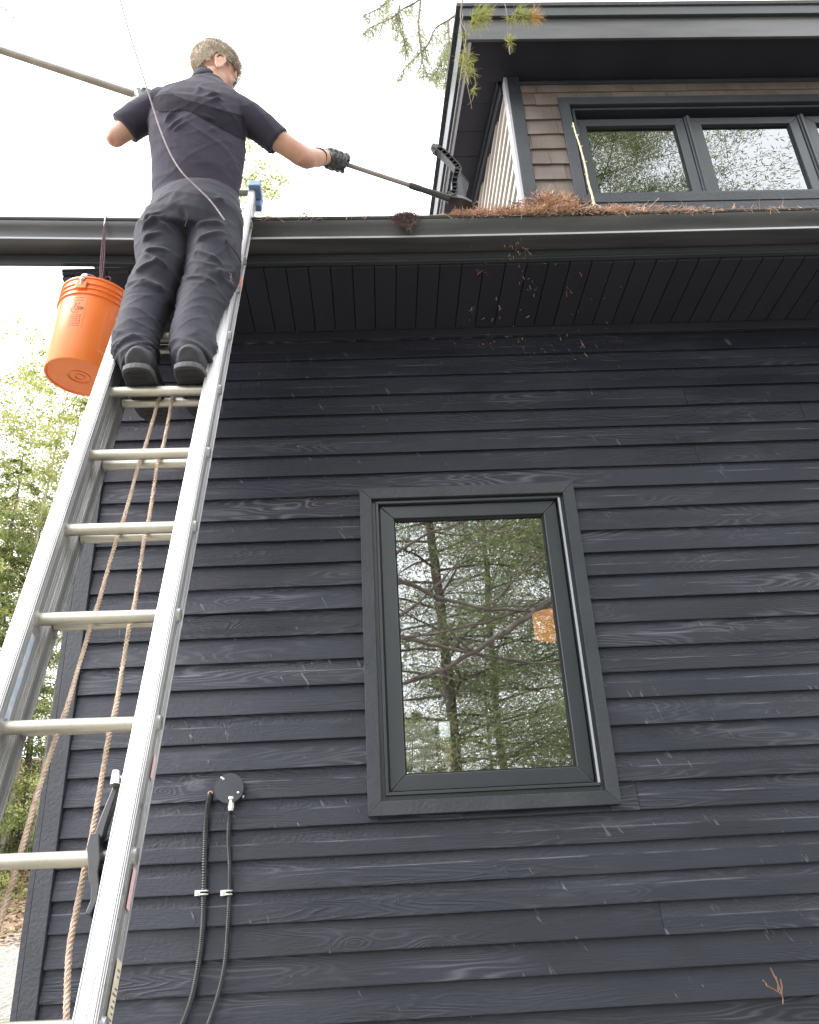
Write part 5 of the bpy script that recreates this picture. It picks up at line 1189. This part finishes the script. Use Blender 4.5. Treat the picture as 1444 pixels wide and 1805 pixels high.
# ------------------------------------------------------------------ trees
def kites(cs, ds, L, Wd, seed, up=.0):
    r = np.random.default_rng(seed); n = len(cs); d = ds/np.linalg.norm(ds, axis=1)[:, None]; q = r.normal(size=(n, 3)); q[:, 2] += up
    s = np.cross(d, q); s /= np.linalg.norm(s, axis=1)[:, None]; l = L[:, None]; w = Wd[:, None]
    return np.stack([cs-d*l*.5, cs+s*w*.5, cs+d*l*.5, cs-s*w*.5], 1)
def branchy(name, base, h, rad, seed, mats, leaf, n_limb=26, lo=.12, droop=.25, per=900, spread=.32, shape='cone', trunk_r=.13, rise=.15, label='', cat='tree', group=None, bare=.0, gap=0.0, lean=(0, 0), bark='bark', trunk_top=1.0, pts=None, leaf_up=0., side_twigs=5, y_max=None):
    r = random.Random(seed); rn = np.random.default_rng(seed); B = Vector(base)
    root = empty(name, tuple(B), label, cat, group); tk = MB(); n = 14
    T = [B+Vector((lean[0]*t*h+.05*rad*math.sin(5*t+seed), lean[1]*t*h+.04*rad*math.cos(4*t+seed), h*t*trunk_top-.15)) for t in [i/(n-1) for i in range(n)]]
    tk.tube(T, [trunk_r*(1-.9*i/(n-1)) for i in range(n)], 10)
    C = []; D = []
    for i in range(n_limb):
        t = lo+(1-lo)*(i+r.random()*.8)/n_limb; a = i*2.399+r.uniform(-.5, .5)
        if shape == 'cone': L_ = rad*(1-t)**.75*r.uniform(.7, 1.1)+.12
        elif shape == 'round': L_ = rad*math.sqrt(max(.05, 1-((t-.6)/.48)**2))*r.uniform(.65, 1.1)
        else: L_ = rad*(1.05-.55*t)*r.uniform(.55, 1.15)
        f = t*(n-1); k = min(int(f), n-2); P0 = T[k].lerp(T[k+1], f-k); dv = Vector((math.cos(a), math.sin(a), 0))
        Pn = [P0+dv*(L_*s)+Vector((0, 0, L_*(rise*s-droop*s*s*1.2)))+Vector((r.gauss(0, .03), r.gauss(0, .03), r.gauss(0, .03)))*L_*s for s in (0, .25, .5, .75, 1)]
        lr = trunk_r*.30*(1-t*.6); tk.tube(Pn, [lr, lr*.75, lr*.5, lr*.3, lr*.12], 5)
        if r.random() < bare: 
            for _ in range(6):
                s = r.uniform(.3, 1); q = Pn[min(int(s*4), 3)]; e = q+Vector((r.gauss(0, .3), r.gauss(0, .3), r.gauss(.05, .25)))*L_*.5; tk.tube([q, (q+e)/2+Vector((0, 0, .05*L_)), e], [lr*.3, lr*.2, lr*.08], 4)
            continue
        for j in range(side_twigs):
            s = .25+.75*(j+r.random())/side_twigs; f2 = s*4; k2 = min(int(f2), 3); q = Pn[k2].lerp(Pn[k2+1], f2-k2); sa = a+(1 if j % 2 else -1)*r.uniform(.5, 1.2)
            e = q+Vector((math.cos(sa), math.sin(sa), -droop*.8+r.uniform(-.15, .15)))*min(L_*spread*1.5, 1.6)*r.uniform(.6, 1.2); tk.tube([q, e], [lr*.25, lr*.08], 4)
            m_ = max(4, int(per*L_/rad/side_twigs*r.uniform(.4, 1.3)))
            u = rn.random(m_)**.8; c = np.array(q)[None]*(1-u[:, None])+np.array(e)[None]*u[:, None]+rn.normal(size=(m_, 3))*np.array([1, 1, .55])*L_*spread*.30*(1.1-.5*u[:, None])
            dd = rn.normal(size=(m_, 3))*.7+np.array(e-q)[None]/max((e-q).length, .01); dd[:, 2] -= droop
            C.append(c); D.append(dd)
    tk.build('trunk', M[bark], root, smooth=True, fix=False)
    C = np.concatenate(C); D = np.concatenate(D)
    if y_max is not None: kk = C[:, 1] < y_max; C = C[kk]; D = D[kk]
    if gap: keep = rn.random(len(C)) > gap*(.8+.45*np.sin(C[:, 0]*2.1+seed)*np.sin(C[:, 2]*1.7+C[:, 1])); C = C[keep]; D = D[keep]
    nl = len(C); Lf = rn.uniform(.7, 1.3, nl)*leaf[0]; Wf = rn.uniform(.7, 1.3, nl)*leaf[1]
    me = quads_mesh('crown', kites(C, D, Lf, Wf, seed, leaf_up)); link_mesh('crown', me, M[mats], root)
    return root, nl
def copy_tree(src, loc, rz, s, label):
    c = src.copy(); COL.objects.link(c)
    c.location = loc; c.rotation_euler.z = rz; c.scale = (s, s, s); c['label'] = label
    for ch in src.children:
        k = ch.copy(); COL.objects.link(k); k.parent = c
    return c
G1 = 'trees on the bank beyond the house'
total = 0
def gz(x, y): return ground_z(x, y)-.05
# left of the house, seen past the ladder
spec = [  # name, x, y, h, rad, mat, leaf, limbs, per, label, extra
 ('maple_tree', -9.3, 17.2, 10.4, 3.2, 'leaf_spring', (.085, .055), 44, 2200, 'slender spring-green tree rising behind the bucket, bare pale stems below', dict(shape='round', droop=-.05, rise=.5, bark='pale_bark', lo=.30, trunk_r=.10, gap=.35)),
 ('hemlock_tree', -8.0, 16.6, 8.6, 2.6, 'leaf_hemlock', (.075, .030), 50, 3000, 'yellow-green hemlock with drooping sprays left of the ladder', dict(droop=.35, leaf_up=2)),
 ('hemlock_tree', -10.4, 16.0, 10.4, 2.8, 'leaf_hemlock', (.075, .030), 48, 2600, 'taller hemlock with brown bare limbs at the left edge', dict(droop=.3, bare=.25, leaf_up=2)),
 ('hemlock_sapling', -7.35, 15.3, 2.4, 1.1, 'leaf_spring', (.050, .022), 30, 1500, 'small bright hemlock sapling beside the house corner, above the drive', dict(droop=.3, leaf_up=2, trunk_r=.03)),
 ('hemlock_sapling', -8.4, 15.6, 4.2, 1.5, 'leaf_hemlock', (.055, .024), 34, 1800, 'dark green young hemlock at the edge of the gravel', dict(droop=.3, leaf_up=2, trunk_r=.045)),
 ('maple_tree', -12.5, 19.5, 13.5, 3.6, 'leaf_spring', (.09, .06), 40, 2400, 'tall sparse tree with twiggy branches against the sky at the far left', dict(shape='round', droop=-.05, rise=.45, bark='pale_bark', bare=.8, gap=.5, lo=.25)),
 ('birch_tree', -8.0, 18.6, 11.2, 2.0, 'leaf_spring', (.08, .05), 34, 1300, 'thin birch with several pale upright stems left of the house', dict(shape='round', droop=-.1, rise=.8, bark='pale_bark', lo=.35, trunk_r=.09, gap=.3)),
 ('maple_tree', -3.9, 19.0, 19.4, 2.3, 'leaf_spring', (.10, .065), 40, 1500, 'feathery yellow-green treetop showing over the gutter beside the blue ladder mitt', dict(shape='round', droop=0, rise=.4, lo=.4, gap=.4)),
 ('hemlock_tree', -5.6, 20.5, 10.5, 2.8, 'leaf_hemlock', (.08, .034), 44, 2200, 'dense hemlock behind the corner of the house', dict(droop=.3, leaf_up=2)),
 ('hemlock_tree', -13.8, 16.4, 9.5, 3.0, 'leaf_hemlock', (.08, .032), 44, 2200, 'broad dark hemlock furthest to the left', dict(droop=.3, leaf_up=2)),
 ('hemlock_tree', -7.6, 16.6, 6.6, 2.0, 'leaf_hemlock', (.070, .028), 44, 3000, 'middle-sized hemlock filling the gap between ladder rail and house corner', dict(droop=.3, leaf_up=2, lo=.04, trunk_r=.06)),
 ('hemlock_tree', -9.6, 17.2, 7.0, 2.4, 'leaf_spring', (.075, .030), 44, 3000, 'bright low hemlock at the left edge above the drive', dict(droop=.3, leaf_up=2, lo=.04, trunk_r=.06)),
 ('hemlock_tree', -6.9, 16.9, 10.2, 2.2, 'leaf_spring', (.070, .028), 54, 2800, 'light green hemlock nearest the corner boards of the house', dict(droop=.3, leaf_up=2, lo=.04, trunk_r=.07)),
]
for i, (nm, x, y, h, rad, mt_, leaf, nl, per, lab, ex) in enumerate(spec):
    _, k = branchy(nm, (x, y, gz(x, y)), h, rad, 40+i, mt_, leaf, n_limb=nl, per=per/ nl * 26, label=lab, group=G1, **ex); total += k
# multi-stem pale saplings in front of them (bare stems below the bucket)
for i, (x, y, h, lx) in enumerate(((-6.75, 15.9, 7.6, .02), (-6.45, 16.2, 7.9, .05), (-7.0, 16.6, 7.4, -.03))):
    r_ = random.Random(i); b0 = Vector((x, y, gz(x, y))); m = MB(); P = [b0+Vector((lx*t*h+.08*math.sin(t*4+i), 0, t*h)) for t in [k/9 for k in range(10)]]; m.tube(P, [.055*(1-.75*k/9) for k in range(10)], 8)
    for k in range(14):
        q = P[r_.randint(3, 8)]; e = q+Vector((r_.uniform(-1, 1), r_.uniform(-.5, .5), r_.uniform(.5, 1.4))); m.tube([q, (q+e)/2+Vector((0, 0, -.05)), e], [.016, .010, .004], 5)
    tag(m.build('bare_sapling', M['pale_bark'], None, smooth=True, fix=False), ['middle of the pale bare saplings below the bucket', 'pale bare sapling nearest the house corner', 'pale bare sapling furthest from the house corner'][i], 'sapling', 'bare saplings on the bank')
# ferns and low green at the foot of the bank: uncountable
r5 = np.random.default_rng(77); n = 26000; xs = r5.uniform(-15, -4.2, n); ys = r5.uniform(13.6, 19, n); cl_ = np.array([noise.noise(Vector((a*.9, b_*.9, 0))) for a, b_ in zip(xs, ys)]); k_ = cl_ > .08
xs, ys = xs[k_], ys[k_]; zs = np.array([ground_z(a, b_) for a, b_ in zip(xs, ys)])+r5.random(len(xs))**1.5*.28
me = quads_mesh('undergrowth', kites(np.stack([xs, ys, zs], 1), r5.normal(size=(len(xs), 3))+np.array([0, 0, .5]), r5.uniform(.04, .09, len(xs)), r5.uniform(.02, .04, len(xs)), 5)); tag(link_mesh('undergrowth', me, M['leaf_hemlock']), 'low green undergrowth on the leafy bank', 'undergrowth', kind='stuff')
n = 16000; xs = r5.uniform(-13, -3.5, n); ys = r5.uniform(12.4, 18, n); zs = np.array([ground_z(a, b_) for a, b_ in zip(xs, ys)])+.015
d = r5.normal(size=(n, 3)); d[:, 2] *= .25; me = quads_mesh('leaf_litter', kites(np.stack([xs, ys, zs], 1), d, r5.uniform(.05, .10, n), r5.uniform(.03, .06, n), 6, 3)); tag(link_mesh('leaf_litter', me, mat('litter', (.20, .12, .07), .9, col2=(.50, .37, .25), nscale=9)), 'brown fallen leaves on the bank beyond the drive', 'fallen leaves', kind='stuff')
n = 9000; xs = r5.uniform(-9, -2.2, n); ys = r5.uniform(7.5, 13.5, n); cl_ = np.array([noise.noise(Vector((a*.7, b_*.7, 8))) for a, b_ in zip(xs, ys)]); k_ = cl_ > .16; xs, ys = xs[k_], ys[k_]; zs = np.array([ground_z(a, b_) for a, b_ in zip(xs, ys)])+.02
me = quads_mesh('grass_tufts', kites(np.stack([xs, ys, zs], 1), r5.normal(size=(len(xs), 3))*.5+np.array([0, 0, 1.]), r5.uniform(.05, .1, len(xs)), r5.uniform(.006, .012, len(xs)), 9)); tag(link_mesh('grass_tufts', me, M['leaf_spring']), 'patches of short grass on the gravel drive', 'grass', kind='stuff')

# behind the viewer: the pines that the windows mirror
PB = [('pine_tree', 1.1, -8.2, 21., 4.2, 70), ('pine_tree', 5.4, -7.2, 22., 4.8, 71), ('pine_tree', 2.9, -12.5, 19., 4.0, 72)]
roots = []
for i, (nm, x, y, h, rad, sd_) in enumerate(PB):
    ro, k = branchy(nm, (x, y, -1.9), h, rad, sd_, 'needle_green' if i != 2 else 'needle_dark', ((.14, .020), (.10, .017), (.14, .020))[i], n_limb=110, per=(2500, 6600, 1900)[i], droop=.12, rise=.22, shape='open', lo=.10, spread=.38, trunk_r=.13, bare=.10, side_twigs=6, y_max=-2.5, gap=(.55, .0, .6)[i],
        label=['tall pine behind the viewer, mirrored in the tall window', 'tall pine behind the viewer, mirrored in the dormer windows', 'darker pine further behind the viewer'][i], group='pines in front of the house'); roots.append(ro); total += k
_, k = branchy('young_pine', (.55, -9.4, -1.7), 5.4, 1.7, 90, 'needle_green', (.12, .018), n_limb=46, per=1500, droop=.15, rise=.25, lo=.12, trunk_r=.06, gap=.15, label='young pine low behind the viewer, mirrored in the bottom of the tall window')
total += k
# long bare limbs reaching out of the nearest pine towards the house, mirrored across the tall window
def mir(px, py, yv=9.6): p = at(px, py, yv); return Vector((p.x, 2*(WY+.033)-yv, p.z))
for pts, r0, r1 in (([(560, 960), (640, 995), (701, 1020), (761, 1047), (857, 1073), (960, 1080), (1060, 1110)], .035, .014), ([(1120, 960), (1040, 1010), (967, 1062), (900, 1108), (835, 1150), (770, 1185), (714, 1202), (600, 1260)], .045, .018),
                    ([(560, 1090), (640, 1110), (710, 1125), (765, 1139), (827, 1150), (930, 1168), (1010, 1172)], .04, .012), ([(640, 1136), (710, 1125), (805, 1110), (930, 1073), (1020, 1030)], .02, .008),
                    ([(660, 1120), (720, 1075), (780, 1020), (840, 960), (880, 920)], .018, .006), ([(1010, 950), (950, 985), (890, 1040), (860, 1075)], .016, .006), ([(690, 980), (740, 950), (800, 925), (860, 905)], .022, .008), ([(835, 1150), (800, 1120), (770, 1070), (745, 1000)], .014, .005)):
    P = resample([mir(*p) for p in pts], 26); rl = random.Random(int(r0*1e4)+len(pts)); m = MB(); m.tube([p+Vector((0, rl.uniform(-.02, .02), rl.uniform(-.012, .012))) for p in P], [r0+(r1-r0)*k/25 for k in range(26)], 8)
    for _ in range(26):
        q = P[rl.randint(2, 24)]; e = q+Vector((rl.uniform(-.5, .5), rl.uniform(-.3, .3), rl.uniform(-.25, .3))); m.tube([q, (q+e)/2+Vector((0, 0, rl.uniform(-.04, .04))), e], [.007, .004, .002], 4)
    m.build('limb', M['limb_bark'], roots[0], smooth=True, fix=False)
# copies further back and aside
for i, (s_, x, y, rz, sc_) in enumerate([(1, 9.9, -8.6, .25, .98), (0, -3.4, -14.6, -.3, .9), (1, 7.6, -12.4, -.25, 1.02), (2, -1.6, -20.0, .3, 1.0), (1, 11.8, -8.0, -.2, 1.0), (1, 8.2, -7.4, .2, 1.0), (2, -7.8, -19.0, .1, .95), (1, 9.2, -17.5, .3, .95)]):
    src = roots[s_]; c = src.copy(); COL.objects.link(c); c.location = (x, y, -2.0); c.rotation_euler.z = rz; c.scale = (sc_,)*3
    c['label'] = ['pine behind the viewer, right of the one mirrored in the dormer', 'smaller pine left of the two mirrored ones', 'pine in the second row behind the dormer pine', 'pine in the third row, left of the middle', 'outermost pine on the right of the front row', 'pine squeezed between two others, over the dormer windows', 'pine at the far left of the last row', 'rearmost pine on the right'][i]
    for ch in src.children:
        if ch.name.startswith('limb'): continue
        k_ = ch.copy(); COL.objects.link(k_); k_.parent = c

# ------------------------------------------------------------------ overhanging white-pine boughs at the top of the picture
def tuft(c, d, n, L, r, back=.3):
    """needle fan at the end of a twig"""
    d = np.array(Vector(d).normalized()); v = r.normal(size=(n, 3)); v /= np.linalg.norm(v, axis=1)[:, None]; v = v*.75+d*.75; v /= np.linalg.norm(v, axis=1)[:, None]
    l = L*r.uniform(.7, 1.15, n); o_ = np.array(c)-d[None]*r.random(n)[:, None]*L*back
    return needle_strips(o_+v*l[:, None]*.5, v, l, .00085, .10, int(r.integers(1e6)), drop=.06)
def bough(name, label, twigs, tufts, mt, nn, L, seed, Y):
    r = np.random.default_rng(seed); m = MB()
    for pts, r0, r1 in twigs:
        P = resample([at(x, y, Y+(dy[0] if dy else 0)) for x, y, *dy in pts], max(8, 4*len(pts))); k = len(P); m.tube(P, [r0+(r1-r0)*i/(k-1) for i in range(k)], 6)
    o = m.build(name, M['twig'], None, smooth=True, fix=False); tag(o, label, 'pine branch', 'pine boughs hanging over the picture top')
    Q = [tuft(at(x, y, Y+dy), (dx, -.2, dz), int(nn*s), L*s, r) for x, y, dx, dz, s, dy in tufts]
    me = quads_mesh('needles', np.concatenate(Q)); link_mesh('needles', me, M[mt], o); return o
YB = 2.72
bough('pine_branch', 'pine twig with a yellow-green needle fan at the dormer eave corner', [([(815, -80), (818, -20), (812, 30), (822, 60), (818, 100), (826, 150)], .005, .002), ([(900, -60), (880, 0), (850, 30)], .003, .0015)],
      [(838, 26, .6, -.4, 1.05, 0), (846, 34, .9, -.7, .95, 0), (852, 22, .7, -.1, .9, 0), (834, 40, .3, -.9, .8, 0), (816, 60, -.3, -1, .5, 0)], 'needle_tuft', 95, .082, 5, YB)
bough('pine_branch', 'pine twig with needle fans turning orange against the fascia', [([(880, -90), (884, -20), (893, 20), (896, 60), (899, 88)], .003, .0015), ([(893, 20), (912, 24), (940, 30)], .0018, .001)],
      [(912, 22, .3, -.6, .95, 0), (900, 34, -.2, -1, .7, 0), (925, 28, .6, -.6, .9, 0)], 'needle_tuft', 85, .078, 6, YB)
bough('pine_branch', 'short pine shoot with orange dying needles right of the fans', [([(950, -70), (944, -10), (942, 25)], .002, .001)], [(938, 28, .6, -.3, .9, 0), (946, 30, .7, -.7, .8, 0)], 'needle_orange', 70, .075, 7, YB)
bough('pine_branch', 'small round pine tuft hanging lowest before the front soffit', [([(896, 40), (899, 66), (898, 76)], .0016, .001), ([(898, 76), (899, 96)], .003, .002)], [(899, 74, 0, -.4, .68, 0), (898, 72, .1, .5, .6, 0)], 'needle_tuft', 90, .075, 8, YB)
bough('pine_branch', 'drooping pine shoot over the dormer rake with a curled pale twig', [([(818, 78), (824, 110), (826, 150)], .003, .0018), ([(834, 112), (838, 150), (833, 176), (824, 185)], .0014, .001), ([(824, 150), (829, 175), (832, 192)], .0012, .0008)],
      [(822, 96, 0, -1, .8, 0), (824, 112, .1, -1, .95, 0), (826, 128, .1, -1, .8, 0), (812, 104, -.5, -.8, .6, 0), (834, 158, .3, -1, .45, 0)], 'needle_tuft', 70, .085, 9, YB)
# the larger, fainter bough over the open sky: many fine dangling shoots
rb = random.Random(14); YL = 4.1
main = [[(705, -60), (690, -10), (672, 12), (640, 28)], [(770, -60), (742, -4), (710, 16), (690, 32), (655, 48), (640, 60)], [(812, 20), (790, 36), (768, 50), (755, 78), (738, 96), (715, 120), (708, 140)], [(810, 58), (795, 78), (786, 95), (772, 122), (765, 132)], [(705, 10), (702, 34), (712, 70), (716, 92)], [(742, -4), (738, 40), (740, 70), (745, 110), (752, 135)], [(790, 36), (792, 80), (790, 120), (788, 150)]]
for bi in range(3):
    tws = []; tfs = []
    for mi, pth in enumerate(main):
        if mi % 3 != bi: continue
        tws.append((pth, .009, .003)); P = resample([(x, y, 0) for x, y in pth], 26)
        for i in range(3, 26):
            for _ in range(3):
                a = rb.uniform(-1, 1); q = P[i]; e = (q.x+a*rb.uniform(8, 30), q.y+rb.uniform(4, 34))
                tws.append(([(q.x, q.y), ((q.x+e[0])/2+a*3, (q.y+e[1])/2-3), e], .0028, .0012))
                tfs.append((e[0], e[1], a*.7, -1, rb.uniform(.5, 1.0), rb.uniform(-.15, .15)))
                if rb.random() < .8: tfs.append(((q.x+e[0])/2, (q.y+e[1])/2, a, -.6, rb.uniform(.4, .8), 0))
    bough('pine_branch', ['fine pine bough over open sky, its spray furthest left', 'fine pine bough over open sky with the longest side limb', 'fine pine bough over open sky nearest the dormer roof'][bi], tws, tfs, 'needle_green', 15, .085, 50+bi, YL)
bough('pine_branch', 'twiggy branch tip at the top left corner', [([(-60, -20), (-10, 8), (10, 16), (22, 30), (36, 38)], .006, .002), ([(10, 16), (20, 14), (28, 16)], .002, .001), ([(22, 30), (34, 28), (42, 24)], .002, .001), ([(0, 12), (8, 26), (18, 32)], .002, .001)],
      [(10, 18, .6, -.5, .7, 0), (24, 30, .8, -.6, .7, 0), (36, 37, 1, -.3, .7, 0), (28, 16, 1, 0, .5, 0)], 'needle_dark', 26, .085, 60, 4.6)
bough('pine_branch', 'twiggy branch tip at the top edge above the pole', [([(80, -40), (100, 2), (114, 3), (126, 8), (138, 14)], .004, .0015), ([(114, 3), (120, -2), (132, 2)], .002, .001), ([(100, 2), (104, 8)], .002, .001)],
      [(104, 5, .3, -.8, .5, 0), (120, 3, .8, 0, .6, 0), (134, 12, 1, -.4, .6, 0)], 'needle_dark', 24, .085, 61, 4.6)
print('leaves', total)
